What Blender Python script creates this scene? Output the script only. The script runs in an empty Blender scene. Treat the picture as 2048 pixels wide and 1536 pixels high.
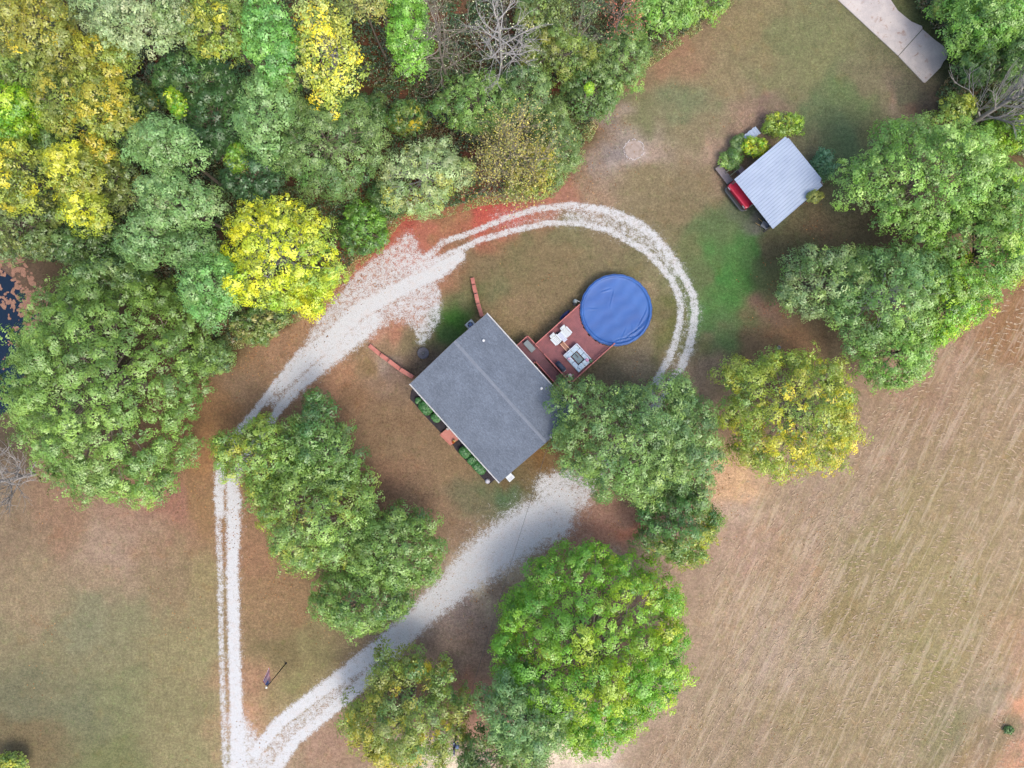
import bpy, math
import numpy as np
from mathutils import Vector
R = math.radians
sc = bpy.context.scene
COL = sc.collection

# ------------------------------------------------------------------ camera, sky, sun
H = 74.0                      # height of the drone above the ground
F = 1422.6                    # focal length in photo pixels (2048 wide)
cam_d = bpy.data.cameras.new('drone_camera'); cam = bpy.data.objects.new('drone_camera', cam_d); COL.objects.link(cam)
cam_d.sensor_width = 36.0; cam_d.lens = 36.0 * F / 2048.0; cam_d.clip_start = 1.0; cam_d.clip_end = 8000
cam.location = (0, 0, H); cam.rotation_euler = (0, 0, 0); sc.camera = cam

SUN_EL, SUN_AZ = 60.0, 142.0  # azimuth clockwise from +Y (north, top of the picture)
w = bpy.data.worlds.new('World'); sc.world = w; w.use_nodes = True
nt = w.node_tree
sky = nt.nodes.new('ShaderNodeTexSky'); sky.sky_type = 'NISHITA'; sky.sun_disc = False
sky.sun_elevation = R(SUN_EL); sky.sun_rotation = R(SUN_AZ); sky.air_density = 1.0; sky.dust_density = 4.0; sky.ozone_density = 1.0
bg = nt.nodes['Background']; bg.inputs['Strength'].default_value = 0.15
nt.links.new(sky.outputs[0], bg.inputs['Color'])
sl = bpy.data.lights.new('sun', 'SUN'); so = bpy.data.objects.new('sun', sl); COL.objects.link(so)
sl.energy = 0.75; sl.angle = R(16); sl.color = (1.0, 0.93, 0.82)
sd = Vector((math.sin(R(SUN_AZ)) * math.cos(R(SUN_EL)), math.cos(R(SUN_AZ)) * math.cos(R(SUN_EL)), math.sin(R(SUN_EL))))
so.rotation_euler = sd.to_track_quat('Z', 'Y').to_euler(); so.location = sd * 60
sc.view_settings.view_transform = 'Standard'; sc.view_settings.look = 'None'
sc.view_settings.exposure = 1.42; sc.view_settings.gamma = 1.0
try:
    sc.cycles.max_bounces = 6; sc.cycles.diffuse_bounces = 4; sc.cycles.transmission_bounces = 4
except Exception: pass

# ------------------------------------------------------------------ helpers
LG = 1.99      # how bright a white horizontal sheet shows: shown colour / LG = surface colour
def lin(c, k=LG):
    a = np.asarray(c, float) / 255.0
    l = np.where(a <= 0.04045, a / 12.92, ((a + 0.055) / 1.055) ** 2.4)
    return np.clip(l / k, 0.0, 0.9)
def P(px, py, z=0.0):         # place on the map where a survey pixel falls at height z
    s = (H - z) / F
    return np.array([(px - 1024) * s, (768 - py) * s, z])
UX = np.array([0.671, -0.742]); UX /= np.linalg.norm(UX); VX = np.array([-UX[1], UX[0]])
def UV(u, v, z=0.0):
    p = UX * u + VX * v
    return (p[0], p[1], z)
UANG = math.atan2(UX[1], UX[0])

def tag(o, label=None, cat=None, group=None, kind=None):
    if label: o['label'] = label
    if cat: o['category'] = cat
    if group: o['group'] = group
    if kind: o['kind'] = kind
    return o
def empty(name, loc=(0, 0, 0), rz=0.0):
    o = bpy.data.objects.new(name, None); COL.objects.link(o)
    o.location = loc; o.rotation_euler = (0, 0, rz); o.empty_display_size = 0.3
    return o
def mesh_np(name, V, Fq, mat, parent=None, facecol=None, sides=4, smooth=False):
    V = np.ascontiguousarray(V, dtype=np.float32); Fq = np.ascontiguousarray(Fq, dtype=np.int32)
    me = bpy.data.meshes.new(name)
    n = len(Fq)
    me.vertices.add(len(V)); me.vertices.foreach_set('co', V.ravel())
    me.loops.add(n * sides); me.loops.foreach_set('vertex_index', Fq.ravel())
    me.polygons.add(n); me.polygons.foreach_set('loop_start', np.arange(0, n * sides, sides, dtype=np.int32))
    me.update(calc_edges=True)
    if smooth: me.polygons.foreach_set('use_smooth', np.ones(n, dtype=bool))
    if facecol is not None:
        at = me.attributes.new('leafcol', 'FLOAT_VECTOR', 'FACE')
        at.data.foreach_set('vector', np.ascontiguousarray(facecol, dtype=np.float32).ravel())
    me.materials.append(mat)
    o = bpy.data.objects.new(name, me); COL.objects.link(o)
    if parent: o.parent = parent
    return o

class MB:
    """collects shapes in local coordinates and links them as one mesh"""
    def __init__(s): s.v = []; s.f = []
    def poly(s, pts, face=None):
        b = len(s.v); s.v += [tuple(map(float, p)) for p in pts]; s.f.append([b + i for i in range(len(pts))])
    def box(s, c, d, rz=0.0, top=1.0, bev=0.0):
        cx, cy, cz = c; dx, dy, dz = [q / 2 for q in d]; b = len(s.v)
        cs, sn = math.cos(rz), math.sin(rz)
        def ad(x, y, z): s.v.append((cx + x * cs - y * sn, cy + x * sn + y * cs, cz + z))
        if bev <= 0:
            for z, k in ((-dz, 1.0), (dz, top)):
                for x, y in ((-dx, -dy), (dx, -dy), (dx, dy), (-dx, dy)): ad(x * k, y * k, z)
            s.f += [[b + 3, b + 2, b + 1, b], [b + 4, b + 5, b + 6, b + 7]] + [[b + i, b + (i + 1) % 4, b + 4 + (i + 1) % 4, b + 4 + i] for i in range(4)]
        else:
            rings = [(-dz, bev), (-dz + bev, 0), (dz - bev, 0), (dz - bev * .3, bev * .3), (dz, bev)]
            m = 0
            for z, k in rings:
                ex, ey = dx - k, dy - k; c2 = min(bev, ex, ey)
                for x, y in ((-ex + c2, -ey), (ex - c2, -ey), (ex, -ey + c2), (ex, ey - c2), (ex - c2, ey), (-ex + c2, ey), (-ex, ey - c2), (-ex, -ey + c2)): ad(x, y, z)
            for r in range(len(rings) - 1):
                for i in range(8): s.f.append([b + r * 8 + i, b + r * 8 + (i + 1) % 8, b + r * 8 + 8 + (i + 1) % 8, b + r * 8 + 8 + i])
            s.f.append([b + 7 - i for i in range(8)]); e = b + (len(rings) - 1) * 8; s.f.append([e + i for i in range(8)])
        return s
    def prism(s, pts, z0, z1):
        n = len(pts); b = len(s.v)
        s.v += [(p[0], p[1], z0) for p in pts] + [(p[0], p[1], z1) for p in pts]
        s.f.append([b + n - 1 - i for i in range(n)]); s.f.append([b + n + i for i in range(n)])
        s.f += [[b + i, b + (i + 1) % n, b + n + (i + 1) % n, b + n + i] for i in range(n)]
        return s
    def tube(s, pts, rad, n=6, cap=True):
        pts = [np.array(p, float) for p in pts]
        if not hasattr(rad, '__len__'): rad = [rad] * len(pts)
        b = len(s.v)
        for i, p in enumerate(pts):
            d = pts[min(i + 1, len(pts) - 1)] - pts[max(i - 1, 0)]; d /= (np.linalg.norm(d) + 1e-9)
            a = np.cross(d, (0, 0, 1) if abs(d[2]) < .9 else (1, 0, 0)); a /= np.linalg.norm(a); c = np.cross(d, a)
            for k in range(n):
                t = 2 * math.pi * k / n; q = p + (a * math.cos(t) + c * math.sin(t)) * rad[i]; s.v.append(tuple(q))
        for i in range(len(pts) - 1):
            for k in range(n): s.f.append([b + i * n + k, b + i * n + (k + 1) % n, b + (i + 1) * n + (k + 1) % n, b + (i + 1) * n + k])
        if cap:
            s.f.append([b + k for k in range(n)][::-1]); e = b + (len(pts) - 1) * n; s.f.append([e + k for k in range(n)])
        return s
    def lathe(s, c, prof, n=24):
        b = len(s.v)
        for r, z in prof:
            for k in range(n):
                t = 2 * math.pi * k / n; s.v.append((c[0] + r * math.cos(t), c[1] + r * math.sin(t), c[2] + z))
        for i in range(len(prof) - 1):
            for k in range(n): s.f.append([b + i * n + k, b + i * n + (k + 1) % n, b + (i + 1) * n + (k + 1) % n, b + (i + 1) * n + k])
        s.f.append([b + k for k in range(n)][::-1]); e = b + (len(prof) - 1) * n; s.f.append([e + k for k in range(n)])
        return s
    def build(s, name, mat, parent=None, smooth=False):
        me = bpy.data.meshes.new(name); me.from_pydata(s.v, [], s.f); me.update()
        if smooth: me.polygons.foreach_set('use_smooth', [True] * len(me.polygons))
        me.materials.append(mat); o = bpy.data.objects.new(name, me); COL.objects.link(o)
        if parent: o.parent = parent
        return o

# ------------------------------------------------------------------ materials
def N(nt, t, **kw):
    n = nt.nodes.new(t)
    for k, v in kw.items(): setattr(n, k, v)
    return n
def noise(nt, scale, detail=3, rough=.6, vec=None, dist=0.0):
    n = N(nt, 'ShaderNodeTexNoise'); n.inputs['Scale'].default_value = scale; n.inputs['Detail'].default_value = detail
    n.inputs['Roughness'].default_value = rough; n.inputs['Distortion'].default_value = dist
    if vec is not None: nt.links.new(vec, n.inputs['Vector'])
    return n.outputs['Fac']
def mrange(nt, x, a, b, c=0.0, d=1.0, smooth=False):
    m = N(nt, 'ShaderNodeMapRange'); m.clamp = True
    if smooth: m.interpolation_type = 'SMOOTHSTEP'
    for i, v in enumerate((a, b, c, d)): m.inputs[i + 1].default_value = v
    nt.links.new(x, m.inputs[0]); return m.outputs[0]
def mathn(nt, op, a, b=None, clamp=False):
    m = N(nt, 'ShaderNodeMath', operation=op); m.use_clamp = clamp
    for i, v in enumerate((a, b)):
        if v is None: continue
        if isinstance(v, (int, float)): m.inputs[i].default_value = v
        else: nt.links.new(v, m.inputs[i])
    return m.outputs[0]
def mixc(nt, fac, a, b, mode='MIX'):
    m = N(nt, 'ShaderNodeMix', data_type='RGBA', blend_type=mode)
    for idx, v in ((0, fac), (6, a), (7, b)):
        if isinstance(v, (int, float)): m.inputs[idx].default_value = v
        elif isinstance(v, (tuple, list, np.ndarray)): m.inputs[idx].default_value = (float(v[0]), float(v[1]), float(v[2]), 1)
        else: nt.links.new(v, m.inputs[idx])
    return m.outputs[2]
def scalev(nt, col, fac):
    v = N(nt, 'ShaderNodeVectorMath', operation='SCALE'); nt.links.new(col, v.inputs[0]); nt.links.new(fac, v.inputs['Scale']); return v.outputs[0]
def newmat(name):
    m = bpy.data.materials.new(name); m.use_nodes = True
    return m, m.node_tree, m.node_tree.nodes['Principled BSDF']
def objco(nt): return N(nt, 'ShaderNodeTexCoord').outputs['Object']
def plain(name, rgb, rough=.7, var=.12, scale=3.0, metal=0.0, k=LG, fine=25.0, rgb2=None, spec=None, bump=0.0):
    m, nt, b = newmat(name); co = objco(nt)
    c = lin(rgb, k); c2 = lin(rgb2, k) if rgb2 is not None else c
    base = mixc(nt, mrange(nt, noise(nt, scale, 4, .6, co), .35, .65), c, c2)
    f = mathn(nt, 'MULTIPLY', mrange(nt, noise(nt, scale * 1.7, 4, .6, co), .3, .7, 1 - var, 1 + var), mrange(nt, noise(nt, fine, 3, .6, co), .3, .7, 1 - var * .7, 1 + var * .7))
    nt.links.new(scalev(nt, base, f), b.inputs['Base Color'])
    b.inputs['Roughness'].default_value = rough; b.inputs['Metallic'].default_value = metal
    if spec is not None: b.inputs['Specular IOR Level'].default_value = spec
    if bump:
        bp = N(nt, 'ShaderNodeBump'); bp.inputs['Strength'].default_value = bump; bp.inputs['Distance'].default_value = .03
        nt.links.new(noise(nt, fine, 3, .6, co), bp.inputs['Height']); nt.links.new(bp.outputs[0], b.inputs['Normal'])
    return m
LEAFTINT = np.array([1.0, 1.03, .84])
def leafmat(name, trans=.2, spec=.06):
    m, nt, b = newmat(name); nt.nodes.remove(b); out = nt.nodes['Material Output']
    a = N(nt, 'ShaderNodeAttribute', attribute_name='leafcol')
    d = N(nt, 'ShaderNodeBsdfDiffuse'); t = N(nt, 'ShaderNodeBsdfTranslucent'); g = N(nt, 'ShaderNodeBsdfGlossy'); g.inputs['Roughness'].default_value = .45
    g.inputs['Color'].default_value = (.8, .85, .8, 1)
    nt.links.new(a.outputs['Vector'], d.inputs['Color'])
    nt.links.new(mixc(nt, 1.0, a.outputs['Vector'], (1.15, 1.1, .55), 'MULTIPLY'), t.inputs['Color'])
    m1 = N(nt, 'ShaderNodeMixShader'); m1.inputs[0].default_value = trans; nt.links.new(d.outputs[0], m1.inputs[1]); nt.links.new(t.outputs[0], m1.inputs[2])
    m2 = N(nt, 'ShaderNodeMixShader'); m2.inputs[0].default_value = spec; nt.links.new(m1.outputs[0], m2.inputs[1]); nt.links.new(g.outputs[0], m2.inputs[2])
    nt.links.new(m2.outputs[0], out.inputs['Surface']); return m
LEAF = leafmat('leaf'); DRY = leafmat('dry_leaf', .1, .0)
BARK = plain('bark', (150, 136, 118), .9, .25, 2.0); BARKP = plain('pale_bark', (190, 185, 180), .9, .2, 2.0); BARKM = plain('grey_bark', (150, 140, 125), .9, .2, 2.0)

# ------------------------------------------------------------------ ground
def hnoise(x, y, s, seed):    # cheap smooth value noise for geometry
    r = np.random.default_rng(seed); G = r.random((256, 256))
    u = x / s; v = y / s; i = np.floor(u).astype(int); j = np.floor(v).astype(int); fu = u - i; fv = v - j
    fu = fu * fu * (3 - 2 * fu); fv = fv * fv * (3 - 2 * fv); g = lambda a, b: G[a % 256, b % 256]
    return (g(i, j) * (1 - fu) + g(i + 1, j) * fu) * (1 - fv) + (g(i, j + 1) * (1 - fu) + g(i + 1, j + 1) * fu) * fv

ANCH = [
(20,1050,140,120,95),(120,1050,150,120,95),(250,1040,160,130,108),(330,1020,158,115,95),(400,1000,150,118,82),(60,1200,150,132,102),(200,1150,155,134,107),
(225,1105,164,140,118),(320,1150,145,125,95),(390,1150,150,135,95),(100,1300,135,127,94),(250,1250,137,132,98),(350,1300,145,135,97),(410,1300,150,140,100),
(50,1400,118,116,88),(150,1420,120,120,90),(250,1400,130,130,92),(350,1420,140,132,94),(40,1500,122,108,78),(200,1500,120,122,80),(400,1500,146,138,98),(180,1240,134,131,100),
(530,1150,150,120,86),(600,1200,148,120,86),(560,1280,127,114,78),(620,1300,136,126,86),(540,1420,150,135,95),(503,1370,165,128,98),(500,1440,180,140,108),(560,1370,140,132,88),(497,1100,155,118,88),(500,1250,150,122,90),
(700,800,138,108,80),(680,765,170,128,96),(650,800,150,118,92),(740,720,142,117,82),(780,850,135,110,83),(830,900,138,115,87),(780,970,146,114,88),(850,1010,144,116,90),(900,940,142,118,88),(900,1060,142,118,94),(960,1010,120,114,86),(1010,988,85,108,72),(880,1110,150,126,100),
(1070,905,128,96,56),(1050,935,115,100,70),(920,610,118,116,82),(910,650,62,112,38),(925,640,66,110,42),(885,680,76,106,56),(830,690,132,117,86),(785,715,165,147,133),(850,740,112,97,82),(800,740,130,108,98),(790,690,150,125,95),
(960,540,127,112,82),(1050,500,126,116,82),(1100,560,132,116,84),(1050,600,142,121,90),(1000,640,147,126,92),(1000,580,120,117,82),(1150,480,125,118,84),(1230,485,132,117,88),(1300,560,150,134,104),(1320,640,125,115,82),(1280,700,150,134,108),(1220,730,115,107,86),(1335,600,108,110,66),(1270,520,122,116,82),(1340,660,112,114,66),
(1180,330,152,127,102),(1268,300,190,176,166),(1235,300,142,132,128),(1290,300,165,142,122),(1300,380,140,126,94),(1200,380,158,132,107),(1400,350,136,121,90),(1350,420,132,117,87),(1420,450,98,117,74),(1400,250,140,128,97),(1300,220,126,126,90),(1380,200,124,129,94),(1250,180,154,122,94),(1350,95,158,124,96),(1400,60,148,126,96),(1450,150,146,131,97),(1500,60,142,127,90),(1600,60,126,127,87),(1550,150,132,129,90),(1650,130,132,131,90),(1700,200,110,126,80),(1750,170,130,122,92),(1640,220,107,121,82),(1500,225,154,128,107),(1540,205,142,117,102),(1430,300,168,142,120),(1445,335,156,131,107),(1690,280,100,120,82),(1820,190,96,97,76),(1850,220,112,94,80),(1750,250,112,116,80),(1790,190,150,130,110),(1480,420,95,108,82),(1500,440,120,118,110),
(1460,500,82,126,64),(1440,560,72,127,58),(1450,620,78,127,60),(1480,560,84,130,62),(1510,480,78,122,60),(1430,655,92,125,72),(1400,500,112,116,76),(1410,560,104,114,74),(1560,480,104,98,72),(1620,460,112,97,74),(1530,620,132,106,90),(1560,670,138,106,78),(1500,690,127,107,82),(1410,720,150,130,108),(1400,780,156,135,114),(1420,830,195,158,126),(1460,950,212,172,134),(1440,880,190,155,120),
(2000,650,155,116,84),(1900,700,168,138,116),(1980,780,164,138,112),(1850,780,164,133,112),(1750,900,164,138,116),(1600,1000,168,143,122),(1480,1020,186,160,140),(1500,1100,174,144,124),(1600,1150,172,144,120),(1450,1200,174,149,124),(1700,1050,170,147,126),(1740,1100,152,137,100),(1850,1000,160,140,107),(1950,950,163,140,110),(1900,1150,160,142,104),(2000,1100,168,145,116),(1550,1300,172,149,130),(1650,1280,168,148,124),(1450,1400,164,142,119),(1600,1450,158,138,108),(1750,1400,160,140,110),(1700,1250,150,131,94),(1850,1300,157,142,102),(1900,1450,142,132,100),(1980,1400,163,145,124),(2040,1430,218,158,126),(2046,1525,205,152,122),(2046,1370,180,146,118),(2000,1490,150,130,104),(1300,1085,174,149,126),(1400,1150,168,143,121),(1230,1045,150,126,110),(1255,1100,168,148,133),(1235,1055,190,120,95),(1500,1500,160,138,115),(1320,1530,165,140,118),
(960,1250,150,128,112),(930,1310,145,124,108),(1000,1200,152,132,112),(1020,1150,182,163,136),(950,1190,196,180,152),(905,1235,148,130,120),(940,1400,160,118,98),(940,1450,168,128,108),(925,1500,172,152,138),(890,1530,232,215,188),(1150,1515,240,220,192),(1180,1535,205,182,165),(640,1500,163,132,110),(600,1536,160,135,108),(700,1480,160,130,105),
(420,860,155,118,80),(425,910,160,120,80),(480,780,142,117,92),(500,720,150,120,90),(560,700,167,131,101),(620,640,168,132,98),(700,545,175,112,82),(640,600,168,124,88),
(760,500,186,98,74),(820,450,180,90,72),(900,440,160,120,86),(960,430,190,88,74),(1020,412,190,90,78),(1070,400,180,108,85),(1110,390,172,122,102),(870,480,180,110,90),
(800,640,176,124,98),(760,660,178,130,105),(820,500,186,112,92),(840,600,172,122,98),(740,690,160,130,100),
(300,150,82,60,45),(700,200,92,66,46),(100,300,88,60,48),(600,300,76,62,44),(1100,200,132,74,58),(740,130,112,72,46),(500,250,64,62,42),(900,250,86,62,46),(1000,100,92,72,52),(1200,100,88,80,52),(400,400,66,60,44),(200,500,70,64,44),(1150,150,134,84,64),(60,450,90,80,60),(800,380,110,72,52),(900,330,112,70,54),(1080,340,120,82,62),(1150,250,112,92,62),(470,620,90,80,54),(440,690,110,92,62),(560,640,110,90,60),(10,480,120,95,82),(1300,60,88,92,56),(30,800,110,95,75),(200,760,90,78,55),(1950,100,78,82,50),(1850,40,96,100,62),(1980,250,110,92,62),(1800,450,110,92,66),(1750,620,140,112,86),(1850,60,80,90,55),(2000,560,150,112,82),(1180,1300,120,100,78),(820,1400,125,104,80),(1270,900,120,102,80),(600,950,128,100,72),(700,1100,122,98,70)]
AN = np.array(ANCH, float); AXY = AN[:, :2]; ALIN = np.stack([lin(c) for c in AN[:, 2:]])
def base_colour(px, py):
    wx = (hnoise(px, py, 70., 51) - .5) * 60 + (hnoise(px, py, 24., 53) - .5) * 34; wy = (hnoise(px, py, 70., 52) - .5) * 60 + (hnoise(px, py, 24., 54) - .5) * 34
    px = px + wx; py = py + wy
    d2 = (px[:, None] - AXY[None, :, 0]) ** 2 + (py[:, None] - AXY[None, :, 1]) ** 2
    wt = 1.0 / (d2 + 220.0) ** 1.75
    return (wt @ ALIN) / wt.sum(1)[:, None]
def seg_dist(px, py, pts):
    d = np.full(px.shape, 1e9); wv = np.zeros(px.shape)
    for (x0, y0, w0), (x1, y1, w1) in zip(pts[:-1], pts[1:]):
        dx, dy = x1 - x0, y1 - y0; L2 = dx * dx + dy * dy
        t = np.clip(((px - x0) * dx + (py - y0) * dy) / L2, 0, 1)
        q = np.hypot(px - x0 - t * dx, py - y0 - t * dy); ww = w0 + t * (w1 - w0)
        r = q / ww; m = r < d; d[m] = r[m]
    return d
def in_poly(px, py, poly):
    c = np.zeros(px.shape, bool); n = len(poly)
    for i in range(n):
        x0, y0 = poly[i]; x1, y1 = poly[(i + 1) % n]
        if y0 == y1: continue
        m = ((y0 > py) != (y1 > py)) & (px < (x1 - x0) * (py - y0) / (y1 - y0) + x0); c ^= m
    return c
def poly_field(px, py, poly, soft):
    d = seg_dist(px, py, [(x, y, 1.0) for x, y in poly + [poly[0]]])
    s = np.where(in_poly(px, py, poly), d, -d)
    return np.clip(.5 + s / (2 * soft), 0, 1)
# wheel tracks: (points with half width in survey pixels), strength
TR = [
 ([(437,1010,7.7),(437,1049,6.9),(441,1141,6.9),(442,1255,6.0),(446,1408,6.0),(452,1560,6.9)], .72),
 ([(466,1000,12.0),(467,1049,12.9),(465,1141,11.2),(468,1293,11.2),(472,1408,12.0),(476,1480,16.3),(480,1580,22.4)], 1.0),
 ([(440,1030,9.0),(438,985,10.0),(442,940,11.0),(457,900,10.3),(480,860,7.7),(515,818,6.9),(555,765,7.7),(600,712,10.3),(650,680,12.0),(700,640,18.9)], .9),
 ([(470,1010,13.8),(462,960,12.0),(500,905,8.6),(560,815,7.7),(600,770,10.3),(640,735,13.8),(690,690,17.2),(750,640,20.6)], .95),
 ([(560,775,6.9),(600,735,12.0),(660,680,18.0),(720,620,19.0),(800,578,16.0),(870,545,17.2),(920,512,10.3)], 1.02),
 ([(830,540,12.0),(884,485,6.9),(942,465,5.2),(1010,437,6.0),(1078,417,6.0),(1147,411,6.9),(1215,421,7.7),(1255,438,9.5),(1279,450,9.5),(1311,477,9.5),(1341,512,9.5),(1370,558,7.7),(1386,590,7.7),(1390,623,7.7),(1386,656,7.7),(1378,695,8.6),(1362,735,8.6),(1343,765,8.6),(1318,810,8.6)], .86),
 ([(860,530,12.0),(907,506,7.7),(959,480,6.0),(1027,461,6.0),(1095,446,6.0),(1164,447,6.0),(1215,460,6.0),(1266,487,6.9),(1290,500,6.9),(1315,525,6.9),(1344,560,6.9),(1357,590,6.9),(1362,617,6.9),(1359,649,6.9),(1350,688,7.7),(1335,723,7.7),(1314,760,7.7),(1296,800,7.7)], .84),
 ([(1147,430,18.9),(1215,440,20.6),(1270,462,18.9),(1315,497,17.2),(1350,545,13.8)], .68),
 ([(1000,440,22.4),(1100,430,22.4),(1200,436,29.2),(1290,475,29.2),(1350,540,25.8),(1385,620,22.4),(1370,700,22.4),(1330,770,22.4)], .52),
 ([(1310,800,12.0),(1270,870,13.8),(1200,930,18.9),(1150,990,34.4)], .8),
 ([(510,1505,12.0),(560,1445,12.0),(600,1414,12.0),(678,1356,12.9),(756,1300,17.2),(834,1240,22.4)], 1.0),
 ([(530,1570,12.0),(590,1480,11.2),(659,1424,10.3),(717,1374,12.0),(770,1318,17.2),(834,1240,22.4)], .95),
 ([(540,1500,25.8),(640,1420,22.4),(740,1340,20.6)], .74),
 ([(800,1268,23.0),(834,1238,23.0),(880,1195,27.4),(912,1168,30.2),(960,1125,38.9),(1000,1095,41.8),(1050,1060,44.6),(1100,1035,44.6),(1125,1000,31.7)], .98),
 ([(1095,975,25.9),(1130,960,18.7)], .85),
 ([(472,1440,20.0),(496,1500,32.0),(535,1560,40.0)], .82),
 ([(480,1480,20.6),(500,1530,22.4),(520,1580,25.8)], .55),
]
APRON = [(625,640),(690,560),(705,540),(790,475),(818,452),(838,470),(852,500),(880,505),(905,505),(893,545),(878,575),(886,640),(852,690),(838,698),(815,655),(740,672),(700,700),(650,745),(600,800),(565,820),(510,822),(560,735),(600,690)]
FAN = [(880,560),(888,600),(886,640),(852,692),(840,698),(820,660),(790,640),(830,600)]
def gravel_density(px, py):
    D = np.zeros(px.shape)
    for pts, s in TR:
        r = seg_dist(px, py, pts); D = np.maximum(D, s * np.clip(1.45 - r * .72, 0, 1)); D = np.maximum(D, .46 * s * np.clip(1.5 - r * .42, 0, 1))
    D = np.maximum(D, .76 * poly_field(px, py, APRON, 14))
    D = np.maximum(D, .76 * poly_field(px, py, FAN, 8))
    red = np.maximum(np.exp(-(((px - 790) / 40) ** 2 + ((py - 655) / 22) ** 2)), np.exp(-(((px - 860) / 32) ** 2 + ((py - 490) / 16) ** 2)))
    return np.clip(D - .2 * red, 0, 1.05)
def gravel_shade(px, py):     # the lower drive is darker crushed stone than the chalky white tracks
    d = poly_field(px, py, [(800,1300),(760,1260),(900,1090),(1060,960),(1200,900),(1330,780),(1400,800),(1200,1120),(1000,1180)], 60)
    return 1.0 - .03 * d

def ground_nodes(nt):
    """speckled dry lawn colour from the mapped colour of each spot"""
    co = objco(nt); a = N(nt, 'ShaderNodeAttribute', attribute_name='soil'); c = a.outputs['Vector']
    n1 = mrange(nt, noise(nt, .9, 5, .65, co), .3, .7, .82, 1.18)
    n2 = mrange(nt, noise(nt, 3.6, 4, .75, co), .32, .68, .76, 1.24)
    n3 = mrange(nt, noise(nt, 9, 3, .8, co), .32, .68, .7, 1.3)
    f = mathn(nt, 'MULTIPLY', mathn(nt, 'MULTIPLY', n1, n2), n3)
    c = scalev(nt, c, f)
    hs = N(nt, 'ShaderNodeHueSaturation'); hs.inputs['Saturation'].default_value = .95; nt.links.new(c, hs.inputs['Color']); c = hs.outputs[0]
    fm = N(nt, 'ShaderNodeAttribute', attribute_name='field').outputs['Fac']
    mp = N(nt, 'ShaderNodeMapping'); mp.inputs['Scale'].default_value = (.10, 1, 1); mp0 = N(nt, 'ShaderNodeMapping'); mp0.inputs['Rotation'].default_value = (0, 0, R(-64)); nt.links.new(co, mp0.inputs[0]); nt.links.new(mp0.outputs[0], mp.inputs[0])
    st = mrange(nt, noise(nt, .75, 4, .7, mp.outputs[0], .15), .36, .64, 0, 1); c = mixc(nt, mathn(nt, 'MULTIPLY', fm, st), c, mixc(nt, 1.0, c, (.87, .9, .72), 'MULTIPLY'))
    st2 = mrange(nt, noise(nt, 1.5, 4, .75, mp.outputs[0], .3), .5, .62, 0, .6); c = mixc(nt, mathn(nt, 'MULTIPLY', fm, st2), c, mixc(nt, .5, c, lin((228, 206, 184))))
    green = mrange(nt, noise(nt, 1.7, 4, .7, co, .5), .52, .7, 0, .38)
    c = mixc(nt, green, c, mixc(nt, 1.0, c, (.78, 1.06, .72), 'MULTIPLY'))
    brown = mrange(nt, noise(nt, .55, 5, .7, co, .4), .55, .72, 0, .5)
    c = mixc(nt, brown, c, mixc(nt, 1.0, c, (1.08, .88, .76), 'MULTIPLY'))
    fleck = mrange(nt, noise(nt, 5.5, 4, .75, co, 1.2), .6, .7, 0, .7)
    patch = mrange(nt, noise(nt, .8, 3, .6, co), .46, .62, .1, 1)
    c = mixc(nt, mathn(nt, 'MULTIPLY', fleck, patch), c, mixc(nt, .55, c, lin((232, 208, 172))))
    return co, c
def rough_bump(nt, b, co, h=.05):
    bp = N(nt, 'ShaderNodeBump'); bp.inputs['Strength'].default_value = .8; bp.inputs['Distance'].default_value = h
    nt.links.new(noise(nt, 7, 4, .7, co), bp.inputs['Height']); nt.links.new(bp.outputs[0], b.inputs['Normal'])
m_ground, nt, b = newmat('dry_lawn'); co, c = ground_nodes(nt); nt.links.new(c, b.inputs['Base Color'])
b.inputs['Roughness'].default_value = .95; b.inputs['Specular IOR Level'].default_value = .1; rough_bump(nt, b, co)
m_gravel, nt, b = newmat('gravel'); co, c = ground_nodes(nt)
den = N(nt, 'ShaderNodeAttribute', attribute_name='stones').outputs['Fac']; shd = N(nt, 'ShaderNodeAttribute', attribute_name='shade').outputs['Fac']
nn = mathn(nt, 'ADD', mathn(nt, 'MULTIPLY', noise(nt, 2.2, 4, .7, co, .3), .4), mathn(nt, 'MULTIPLY', noise(nt, 10.0, 4, .75, co, .4), .6))
th = mathn(nt, 'SUBTRACT', mathn(nt, 'MULTIPLY', den, .34), mathn(nt, 'SUBTRACT', nn, .275))
cover = mrange(nt, th, -.06, .08, 0, 1, True)
stone = mixc(nt, mrange(nt, noise(nt, 13, 3, .7, co), .35, .65), lin((194, 197, 197)), lin((236, 237, 236)))
stone = mixc(nt, mrange(nt, noise(nt, 1.3, 4, .6, co), .5, .75, 0, .4), stone, lin((222, 204, 192)))
speck = mrange(nt, noise(nt, 12, 2, .5, co, .6), .68, .74, 0, .6)
stone = mixc(nt, speck, stone, lin((120, 100, 88)))
stone = scalev(nt, stone, shd)
nt.links.new(mixc(nt, cover, c, stone), b.inputs['Base Color'])
b.inputs['Roughness'].default_value = .95; b.inputs['Specular IOR Level'].default_value = .1; rough_bump(nt, b, co, .03)

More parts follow.
